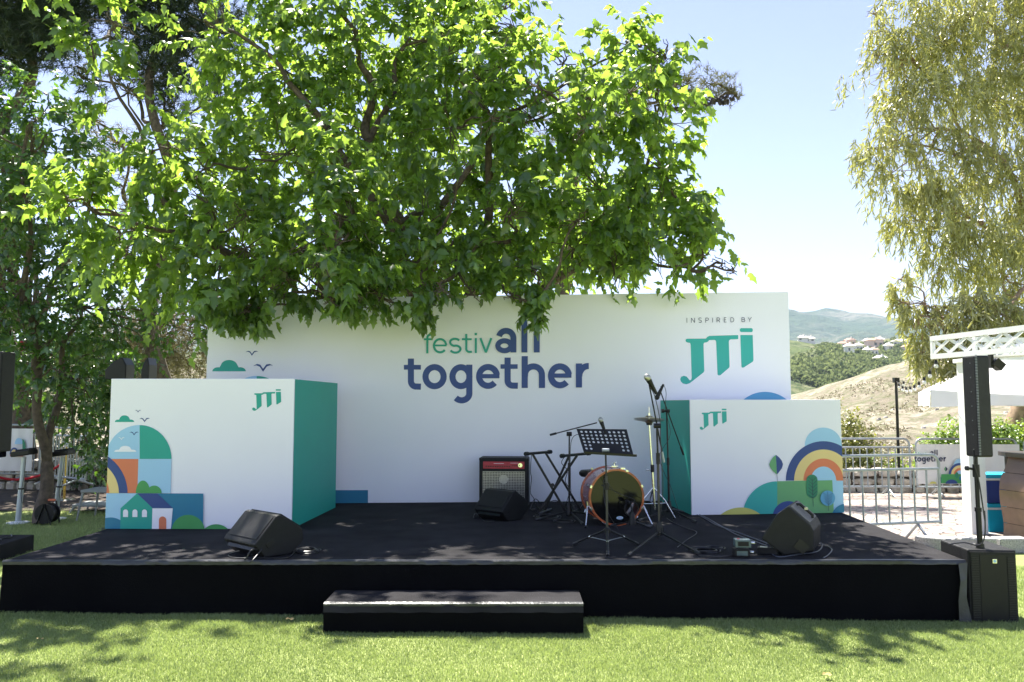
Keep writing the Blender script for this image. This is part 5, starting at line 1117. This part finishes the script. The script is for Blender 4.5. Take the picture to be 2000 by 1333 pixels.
# ---- pines
def pine(name_l,root,blobs,dens,mat_,trunkpts,cones=None,nl=.16,per=26,wdt=1.0):
    t=thing('pine_tree',name_l,'tree',root)
    P,O=blob_twigs(wb(blobs),dens,.2)
    n=len(P);P=np.repeat(P,per,0);O_=np.repeat(unit(O+RNG.normal(size=O.shape)*.7),per,0)
    P=P+O_*RNG.uniform(0,.22,(len(P),1));ax=O_*.5+RNG.normal(size=P.shape)*.75;ax[:,2]+=.15
    leaves('crown',t,P,ax,RNG.normal(size=P.shape),nl*RNG.uniform(.6,1.2,len(P)),'needle',mat_,np.clip(RNG.normal(.5,.3,len(P)),0,1))
    a=MB()
    for p,q,r0,r1 in trunkpts: limb(a,D(*p) if len(p)==3 and p[1]>3 else p,D(*q),r0,r1,'bark',.3,10,8)
    nodes=[D(*s[1]) for s in trunkpts]+[D(*s[0]) for s in trunkpts]
    for c,r in wb(blobs):
        c=Vector(c);nb=min(nodes,key=lambda v:(v-c).length);limb(a,nb,c,.035,.015,'bark',.1,6,6)
        for k in range(7):
            d=Vector(unit(RNG.normal(size=3)));limb(a,c,c+d*r,.014,.005,'bark',.06,4,5)
    a.build('trunk',t,world=True,smooth=True)
    if cones:
        a=MB()
        for c,r in wb(cones[0]):
            for k in range(cones[1]):
                d=Vector(unit(RNG.normal(size=3)));d.z=-abs(d.z)*.7+.1;p=Vector(c)+d*r*random.uniform(.5,1.05);s=random.uniform(.7,1.2)
                a.lathe(p,(.3*d.x,.3*d.y,-1),[(0,0),(.015*s,.03*s),(.05*s,.036*s),(.09*s,.02*s),(.10*s,0)],'dbrown',7)
        a.build('cones',t,world=True,smooth=True)
    return t
pm=leafmat('pine_needle_dark',(0.012,0.028,0.012),(0.035,0.06,0.022),(0.05,0.09,0.02),.25,.05,.4)
pm2=leafmat('pine_needle_olive',(0.06,0.075,0.025),(0.16,0.15,0.06),(0.20,0.20,0.06),.35,.05,.4)
pine('tall dark pine at the top left corner behind the leafy branches',(-8.8,15.5,0),[(30,40,75,15),(90,70,60,15.2),(20,110,55,15),(-30,20,80,15),(100,10,60,15.4),(60,0,70,15),(40,-90,90,15),(140,-40,80,15.5),(150,40,28,15.6),(-60,110,70,15),(0,-200,130,15.3),(150,-190,130,15.5),(-150,-60,130,15.3),(-150,-220,130,15.3)],480,pm,[((20,880,15.5),(30,400,15.3),.20,.16),((30,400,15.3),(50,60,15.1),.16,.08),((50,60,15.1),(90,-80,15.1),.08,.03)],nl=.17,per=40)
pine('dark pine behind the upper left of the big leafy tree',(-5.9,16.5,0),[(290,60,80,16.5),(370,110,70,16.3),(300,150,60,16.4),(360,20,80,16.5),(250,0,70,16.5),(420,180,40,16.4),(180,165,26,16.2),(150,130,18,16.2),(340,210,30,16.5),(300,-80,100,16.5),(430,60,60,16.6),(280,-190,130,16),(420,-150,120,16.3)],420,pm,[((330,900,16.5),(320,450,16.5),.2,.15),((320,450,16.5),(320,50,16.5),.15,.06),((320,250,16.5),(160,150,16.2),.05,.015)],nl=.17,per=30)
pine('tall pine behind the big tree, its cone laden branch reaching out right',(2.9,17.5,0),[(1300,165,36,17),(1345,165,34,17),(1390,165,34,17),(1425,175,26,17),(1320,195,30,17),(1375,195,24,17),(1260,180,45,17.2),(1440,190,14,17),(1200,200,60,17.3),(1100,250,90,17.4),(1340,210,14,17)],260,pm2,[((1120,900,17.5),(1110,450,17.5),.2,.15),((1110,450,17.5),(1100,220,17.4),.15,.08),((1100,240,17.4),(1300,190,17),.06,.03),((1300,190,17),(1430,182,17),.03,.012)],cones=([(1320,200,24,17),(1370,195,24,17),(1415,190,18,17),(1345,178,26,17)],26),nl=.13,per=30)
pm3=leafmat('dry_scrub_needle',(0.10,0.085,0.045),(0.26,0.22,0.13),(0.24,0.22,0.09),.35,.04,.4)
pine('brownish open pine with bare twigs seen between the white boxes and the left tree',(-7.8,20,0),[(300,690,60,20),(240,670,50,20),(360,700,50,20),(200,690,50,20.4),(290,640,55,20),(370,640,40,20),(400,610,50,20.5),(240,610,40,20),(330,590,40,20.5),(180,240,40,19),(210,340,50,19),(240,290,40,19),(260,420,40,19.5),(300,340,30,19.5),(470,640,60,20.5),(430,700,40,20.5),(140,700,40,20),(330,720,50,21),(270,730,50,21),(390,720,40,21),(210,730,40,21),(420,620,50,20.5),(340,650,50,21),(250,650,60,21),(180,660,50,21),(300,720,60,21.5)],200,pm3,[((290,860,20),(300,660,20),.16,.09),((300,660,20),(250,400,19.5),.08,.04),((250,400,19.5),(190,240,19),.04,.02),((300,660,20),(400,600,20.4),.05,.02)],nl=.19,per=18)
# ---- eucalyptus on the right
def euca():
    t=thing('eucalyptus_tree','tall eucalyptus with drooping yellow green leaves at the right edge','tree',(11.2,18.5,0))
    bl=[(1990,60,110,17.5),(1880,40,90,17),(1800,60,70,17),(1760,130,70,16.8),(1830,170,90,17),(1940,200,110,17.5),(1770,240,75,16.8),(1730,280,48,16.6),(1700,290,32,16.6),(1860,300,95,17),(1970,340,90,17.4),(1790,330,60,16.8),(1740,340,35,16.7),(1840,410,80,17),(1920,440,85,17.2),(1990,470,80,17.5),(1790,430,45,16.9),(1870,500,70,17),(1960,540,65,17.2),(1990,600,60,17.3),(1730,60,32,16.8),(1715,110,28,16.8),(1710,30,20,16.8),(2080,150,130,18),(2080,400,130,18),(2050,600,90,17.6),(1950,-90,140,17.5),(1800,-60,90,17),(2100,-80,140,18)]
    low=[(1760,590,28,15.5),(1800,590,36,15.4),(1850,600,42,15.3),(1900,600,45,15.3),(1950,610,45,15.3),(1790,640,22,15.4),(1820,660,22,15.3),(1870,640,34,15.3),(1990,640,40,15.4),(1800,690,10,15.3),(1830,700,12,15.3),(1862,712,9,15.3),(1760,545,12,15.5),(1880,690,16,15.3),(1920,650,34,15.3)]
    P,O=tufts(wb(bl),46,6,.2,.24,.55,-.12);Pl,Ol=tufts(wb(low),36,6,.1,.14);P=np.concatenate([P,Pl]);O=np.concatenate([O,Ol])
    per=16;n=len(P);L=RNG.uniform(.25,.70,n);L[-len(Pl):]*=.7
    tt=(np.arange(per)+.3)/per;sw=unit(O*np.array([1,1,.2]))*.30
    Bs=P[:,None,:]+sw[:,None,:]*(tt**.6)[None,:,None]*L[:,None,None];Bs[:,:,2]-=(tt**1.5)[None,:]*L[:,None]
    ax=RNG.normal(size=(n,per,3))*.5+np.array([0,0,-1.0])+O[:,None,:]*.25
    nm=RNG.normal(size=(n,per,3))
    s=RNG.uniform(.12,.23,(n,per))
    m=leafmat('eucalyptus_leaf',(0.14,0.165,0.05),(0.42,0.40,0.16),(0.60,0.60,0.14),.45,.08,.35)
    patch=np.repeat(np.clip(.5+.4*np.sin(P[:,0]*2.1+P[:,2]*1.7)*np.cos(P[:,2]*2.3),0,1),per)
    leaves('crown',t,Bs.reshape(-1,3),ax.reshape(-1,3),nm.reshape(-1,3),s.ravel(),'lance',m,np.clip(RNG.normal(.4,.28,n*per)*.7+patch*.35,0,1))
    a=MB();rt=Vector((11.2,18.5,0));k1=D(2080,560,18);limb(a,rt,k1,.32,.25,'bark2',.1,8,12)
    for q,r0,r1,p in(((1960,320,17.3),.12,.06,k1),((2000,100,17.6),.13,.06,k1),((1880,420,17),.09,.03,k1),((1840,250,17),.08,.03,D(1960,320,17.3)),((1790,130,16.9),.05,.02,D(1960,320,17.3)),((1730,290,16.7),.04,.012,D(1960,320,17.3)),((1900,40,17.2),.05,.02,D(2000,100,17.6)),((1940,600,15.6),.06,.03,k1),((1830,620,15.4),.03,.012,D(1940,600,15.6)),((1780,600,15.4),.02,.008,D(1900,610,15.5)),((1880,640,15.4),.03,.01,D(1940,600,15.6))):
        limb(a,p,D(*q),r0,r1,'bark2',.25,10,8)
    a.build('trunk',t,world=True,smooth=True)
    a=MB();nodes=[D(1960,320,17.3),D(2000,100,17.6),D(1880,420,17),D(1840,250,17),D(1790,130,16.9),D(1900,40,17.2),D(1940,600,15.6),D(1830,620,15.4),D(1960,540,17.2)]
    for c,r in wb(bl+low):
        c=Vector(c);nb=min(nodes,key=lambda v:(v-c).length);limb(a,nb,c,.022,.010,'bark2',.15,6,6)
        for k in range(6): d=Vector(unit(RNG.normal(size=3)));limb(a,c,c+d*r,.009,.004,'bark2',.06,4,5)
    a.build('branches',t,world=True,smooth=True)
euca()
# ---- bushes
def bush(label,root,blobs,dens,m,size=.06,kind='oval',per=7,name='bush'):
    t=thing(name,label,'bush',root);P,O=blob_twigs(blobs,dens,.45);B,ax,nm,sz,td=twig_leaves(P,O,per,.22,size,.2,.4)
    leaves('foliage',t,B,ax,nm,sz,kind,m,np.clip(RNG.normal(.5,.28,len(B)),0,1))
    a=MB()
    for c,r in blobs:
        c=Vector(c);limb(a,Vector((c.x,c.y,root[2]-.2)),c,.03,.015,'bark',.08,5,6)
        for k in range(5): d=Vector(unit(RNG.normal(size=3)));limb(a,c,c+d*r*.8,.01,.005,'bark',.05,4,5)
    a.build('stems',t,world=True,smooth=True);return t
bg1=leafmat('olive_bush_leaf',(0.08,0.10,0.025),(0.28,0.28,0.08),(0.38,0.38,0.07),.35,.06,.4)
bg2=leafmat('bright_bush_leaf',(0.07,0.15,0.02),(0.20,0.32,0.05),(0.40,0.55,0.06),.4,.06,.4)
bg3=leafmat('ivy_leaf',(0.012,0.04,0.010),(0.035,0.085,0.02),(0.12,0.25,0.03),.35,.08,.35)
bush('rounded olive green bush just right of the smaller white box',(7.2,17.2,0),wb([(1640,860,60,17.4),(1650,850,34,17.2),(1620,860,40,17.2),(1680,880,32,17),(1655,900,34,16.8),(1700,905,26,16.8),(1620,910,34,16.8),(1665,825,20,17.3)]),420,bg1,.075)
bush('low bright green bush behind the barrier gap',(8.2,16.6,0),wb([(1745,905,16,16.6),(1765,912,14,16.6),(1725,918,14,16.6),(1710,912,14,16.4)]),500,bg2,.06)
bush('broad bright green bush above the white banner',(9.6,17,0),wb([(1850,868,30,17),(1878,856,36,17),(1830,882,24,17),(1895,880,34,17),(1805,890,18,17),(1860,900,40,17)]),800,bg2,.075)
bush('wide bright green bush behind the column loudspeaker and brown bar',(11.3,17,0),wb([(1950,860,38,17),(1985,868,38,17),(1922,856,36,17),(2020,880,44,17),(1960,895,34,17),(1995,900,34,16.8),(1925,900,34,17)]),800,bg2,.075)
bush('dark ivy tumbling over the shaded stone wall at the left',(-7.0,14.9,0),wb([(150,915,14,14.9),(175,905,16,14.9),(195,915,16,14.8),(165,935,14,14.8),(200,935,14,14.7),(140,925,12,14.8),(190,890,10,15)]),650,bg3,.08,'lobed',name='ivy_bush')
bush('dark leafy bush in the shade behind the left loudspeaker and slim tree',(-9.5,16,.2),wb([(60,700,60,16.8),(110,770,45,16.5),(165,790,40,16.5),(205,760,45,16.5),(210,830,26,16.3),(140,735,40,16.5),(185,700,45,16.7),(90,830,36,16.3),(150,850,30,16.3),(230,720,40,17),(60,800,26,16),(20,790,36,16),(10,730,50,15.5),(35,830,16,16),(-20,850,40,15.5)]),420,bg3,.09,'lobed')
# ---------------- hills
def hillmat(name,c1,c2,c3,sc,sc2,bump=.5,dist=1.0,pos=(.42,.58)):
    m=bpy.data.materials.new(name);m.use_nodes=True;n=m.node_tree.nodes;l=m.node_tree.links;b=n['Principled BSDF'];b.inputs['Roughness'].default_value=.95;b.inputs['Specular IOR Level'].default_value=.1
    tc=n.new('ShaderNodeTexCoord')
    def nz(s,d=6,r=.6):
        k=n.new('ShaderNodeTexNoise');k.inputs['Scale'].default_value=s;k.inputs['Detail'].default_value=d;k.inputs['Roughness'].default_value=r;l.new(tc.outputs['Object'],k.inputs['Vector']);return k
    a=nz(sc);c=nz(sc2,8,.7)
    r=n.new('ShaderNodeValToRGB');e=r.color_ramp.elements;e[0].position=pos[0];e[1].position=pos[1];e[0].color=(*c1,1);e[1].color=(*c2,1);l.new(a.outputs[0],r.inputs[0])
    r2=n.new('ShaderNodeValToRGB');r2.color_ramp.elements[0].position=.44;r2.color_ramp.elements[1].position=.60;l.new(c.outputs[0],r2.inputs[0])
    mx=n.new('ShaderNodeMix');mx.data_type='RGBA';l.new(r2.outputs[0],mx.inputs[0]);l.new(r.outputs[0],mx.inputs[6]);mx.inputs[7].default_value=(*c3,1);l.new(mx.outputs[2],b.inputs['Base Color'])
    bp=n.new('ShaderNodeBump');bp.inputs['Strength'].default_value=bump;bp.inputs['Distance'].default_value=dist;l.new(c.outputs[0],bp.inputs['Height']);l.new(bp.outputs[0],b.inputs['Normal']);return m
def fbm(x,y,s,seed=0,o=5):
    v=0;a=1
    for i in range(o):
        v+=a*math.sin(x/s*2.1+seed*1.7+i*2.3+1.3*math.sin(y/s*1.7+i))*math.cos(y/s*1.9+seed+i*1.1+1.1*math.sin(x/s*1.3+i*.7));a*=.5;s*=.47
    return v
def interp(x,P):
    if x<=P[0][0]:return P[0][1]
    for (a,b),(c,d) in zip(P,P[1:]):
        if x<=c:
            t=(x-a)/(c-a);t=t*t*(3-2*t)*.5+t*.5;return b+(d-b)*t
    return P[-1][1]
def hill(name,ridge,Y0,Y1,Y2,z0,amp,s,m,x0,x1,nx,ny,seed,curve=1.0):
    """slope climbing from (Y0,z0) to the ridge line at Y1 and dropping behind to Y2; ridge given as (px,py)"""
    def fz(x,y):
        px=1000+F*x/ (Y1*math.cos(PITCH)); py=interp(px,ridge); zr=D(px,py,Y1).z
        if y<=Y1: t=max(0,(y-Y0)/(Y1-Y0)); z=z0+(zr-z0)*(t**curve)
        else: t=(y-Y1)/(Y2-Y1); z=zr-(zr-z0)*t*t
        return z+amp*fbm(x,y,s,seed)*min(1,(y-Y0)/(Y1-Y0)*3)*(.35+.65*min(1,abs(y-Y1)/(Y1-Y0)*3))
    ysl=np.concatenate([np.linspace(Y0,Y1,ny),np.linspace(Y1,Y2,max(6,ny//4))[1:]])
    return grid_obj(name,np.linspace(x0,x1,nx),ysl,fz,m),fz
hm1=hillmat('dry_grass_slope',(0.19,0.165,0.125),(0.31,0.27,0.215),(0.13,0.135,0.075),.22,.9,.8,.5)
hm2=hillmat('pine_slope',(0.11,0.14,0.055),(0.20,0.20,0.11),(0.06,0.09,0.035),.02,.12,.9,4)
hm3=hillmat('mountain_rock',(0.07,0.11,0.06),(0.20,0.19,0.15),(0.05,0.085,0.05),.0032,.013,1.0,60,(.45,.62))
_,fz1=hill('near_slope',[(-600,640),(0,690),(400,720),(1000,790),(1545,792),(1600,775),(1700,735),(1830,697),(2000,672),(2300,640),(2700,600)],48,120,170,-3.2,.45,9,hm1,-150,170,220,110,3,1.25)
_,fz2=hill('wooded_hill',[(-600,700),(0,690),(600,680),(1300,655),(1545,664),(1620,672),(1700,668),(1760,664),(1850,690),(2000,700),(2700,720)],170,520,800,-25,4,60,hm2,-550,700,180,90,5,.9)
_,fz3=hill('mountain',[(-1200,720),(-200,690),(500,650),(1000,610),(1300,600),(1500,602),(1545,602),(1590,604),(1625,598),(1650,602),(1700,618),(1760,634),(1850,656),(1950,665),(2100,672),(2500,640),(3300,690)],900,3200,5200,-60,38,420,hm3,-5200,5200,260,120,8,1.15)
# scrub on the near slope, woodland on the hill
def lumps(name,label,fz,pts,rmin,rmax,material,nl,ls,parent=None):
    Bs=[];A=[];Nn=[];Sz=[];Rn=[]
    for x,y in pts:
        r=random.uniform(rmin,rmax);n=int(nl*(.6+.8*random.random()));d=unit(RNG.normal(size=(n,3)));d[:,2]=np.abs(d[:,2])
        p=np.array([x,y,fz(x,y)])+d*np.array([r,r,r*1.15])*(.6+.4*RNG.random((n,1)));Bs.append(p);A.append(d+RNG.normal(size=(n,3))*.7);Nn.append(d+RNG.normal(size=(n,3))*.3);Sz.append(ls*r*RNG.uniform(.6,1.3,n));Rn.append(np.clip(RNG.normal(random.uniform(.2,.8),.15,n),0,1))
    o=leaves(name,parent,np.concatenate(Bs),np.concatenate(A),np.concatenate(Nn),np.concatenate(Sz),'oval',material,np.concatenate(Rn));return tag(o,label,'vegetation',kind='stuff') if parent is None else o
wm=leafmat('far_wood_leaf',(0.08,0.12,0.05),(0.27,0.30,0.14),(0.30,0.36,0.14),.3,.0,.5)
pts=[]
while len(pts)<5200:
    px=random.uniform(1480,2080);y=random.uniform(190,425);x=(px-1000)/F*y
    if fbm(x,y,45,11)>-.12 and not (y>380 and 1640<px<1830): pts.append((x,y))
pts2=[]
while len(pts2)<700:
    px=random.uniform(1600,1880);y=random.uniform(385,515);pts2.append(((px-1000)/F*y,y))
lumps('village_shrubbery','small trees and shrubs scattered between the village houses',fz2,pts2,.9,2.2,wm,26,.8)
lumps('wooded_undergrowth','dense green scrub and small pines covering the hill below the houses',fz2,pts,1.1,2.5,wm,17,.8)
sm_=leafmat('slope_scrub_leaf',(0.20,0.17,0.09),(0.48,0.42,0.30),(0.22,0.2,0.08),.2,.03,.5)
pts=[]
while len(pts)<5000:
    px=random.uniform(1480,2080);y=random.uniform(52,120);x=(px-1000)/F*y
    if fbm(x,y,11,4)>-.1: pts.append((x,y))
lumps('dry_grass','dry pale grass tussocks and scrub on the near hillside',fz1,pts,.06,.22,sm_,9,.9)
# rocks
a=MB()
for k in range(200):
    px=random.uniform(1500,2060);y=random.uniform(55,118);x=(px-1000)/F*y
    if fbm(x,y,16,2)<.1: continue
    r=random.uniform(.12,.42);z=fz1(x,y);n=7
    vs=[(x+r*math.cos(i*6.28/n)*random.uniform(.7,1.2),y+r*math.sin(i*6.28/n)*random.uniform(.7,1.2),z-.1) for i in range(n)]+[(x+.6*r*math.cos(i*6.28/n)*random.uniform(.6,1.2),y+.6*r*math.sin(i*6.28/n),z+r*random.uniform(.35,.6)) for i in range(n)]
    a.add(vs,[tuple(range(n,2*n))]+[(i,(i+1)%n,n+(i+1)%n,n+i) for i in range(n)],'stone')
o=a.build('rock_rubble');tag(o,'pale rocks strewn over the dry near hillside','rocks',kind='stuff')
# ---------------- village
M['hwall']=mat('cream_render',(.80,.76,.70),.8,.05,1);M['hwall2']=mat('pink_render',(.66,.50,.43),.8,.05,1);M['roof']=mat('terracotta',(.42,.27,.20),.8,.2,3);M['hwin']=mat('dark_window',(.06,.07,.08),.3,.2,1)
HS=[(1568,663,16,6,5,0,'cream house alone at the left end of the ridge'),(1582,665,16,6,5,0,'white low house beside the left end one on the ridge'),
(1650,676,24,8,5,0,'long cream house left of the village'),(1660,670,18,9,7,1,'pink three storey house left in the village'),(1661,683,13,12,8,0,'white tall narrow house below the pink one'),
(1678,682,12,13,8,0,'tall white house second along the front row'),(1693,671,13,8,5,0,'small cream house above the front row'),(1709,672,28,12,8,1,'large pink house with red roof at the village top'),(1720,668,12,9,6,0,'cream house beside the big red roofed one'),
(1696,690,10,12,7,0,'narrow house in the village front row centre'),(1708,690,12,12,7,0,'pale house right of the narrow front row one'),(1737,680,12,9,6,0,'small white house right of the village centre'),(1762,672,32,9,6,0,'long white building at the village right'),(1775,684,16,12,7,1,'pink house below the long white building'),(1720,702,22,4,4,0,'low white shed under the front row'),(1797,682,10,12,7,0,'white house behind the hanging eucalyptus leaves')]
for i,(px,py,w_,h_,dep,pk,lb_) in enumerate(HS):
    w_*=1.15;h_*=1.1;Yh=300
    while Yh<505:
        q=D(px,py+h_*.5,Yh)
        if fz2(q.x,Yh)>=q.z: break
        Yh+=3
    k=Yh/F;c=D(px,py+h_*.5,Yh);W=w_*k;H=h_*k;rz=random.uniform(-.3,.3)
    t=thing('hillside_house',lb_,'house',c,rz,'houses of the village on the hill')
    a=MB();a.box((0,dep*k*.5,H/2-2),(W,dep*k*1.6,H+4),'hwall2' if pk else 'hwall')
    if w_>20: a.box((W*.2,0,H*.9),(W*.5,dep*k*1.2,H*.5),'hwall2' if pk else 'hwall')
    a.build('wall',t)
    a=MB();D2=dep*k*.8;e=.5
    V=[(-W/2-e,-D2*.4-e-.4,H+.02),(W/2+e,-D2*.4-e-.4,H+.02),(W/2+e,D2*1.6+e,H+.02),(-W/2-e,D2*1.6+e,H+.02),(-W*.2,D2*.6,H+1.6),(W*.2,D2*.6,H+1.6)]
    a.add(V,[(0,1,5,4),(1,2,5),(2,3,4,5),(3,0,4),(3,2,1,0)],'roof' if (pk or i in(10,2)) else 'hwall');rf=a.build('roof',t)
    a=MB();a.box((W*.15,D2*.5,H+1.6),(.8,.8,1.4),'hwall');a.build('chimney',rf)
    nf=max(1,int(H/3.1));nw=max(2,int(W/2.6));ff=-dep*k*.3-.05
    for r_ in range(nf):
        for c_ in range(nw):
            if (r_+c_*3+i)%4==3: continue
            a=MB();a.box((-W/2+W*(c_+.5)/nw,ff,H*(r_+.5)/nf),(W/nw*.45,.12,H/nf*.45),'hwin');a.build('window',t)
a=MB();P=[G(0,0,0)]*0
# ---------------- lens of air between here and the mountain
hz=MB().box((0,2500,170),(12400,6900,560),'wpaint').build('haze');hz['kind']='stuff';hz['label']='pale summer haze over the hills'
hz.data.materials.clear();m=bpy.data.materials.new('haze_air');m.use_nodes=True;n=m.node_tree.nodes;n.clear();o_=n.new('ShaderNodeOutputMaterial');v=n.new('ShaderNodeVolumePrincipled')
v.inputs['Color'].default_value=(.62,.76,.96,1);v.inputs['Density'].default_value=1.1e-4;v.inputs['Anisotropy'].default_value=-.1;m.node_tree.links.new(v.outputs[0],o_.inputs['Volume']);m.cycles.homogeneous_volume=True;hz.data.materials.append(m)
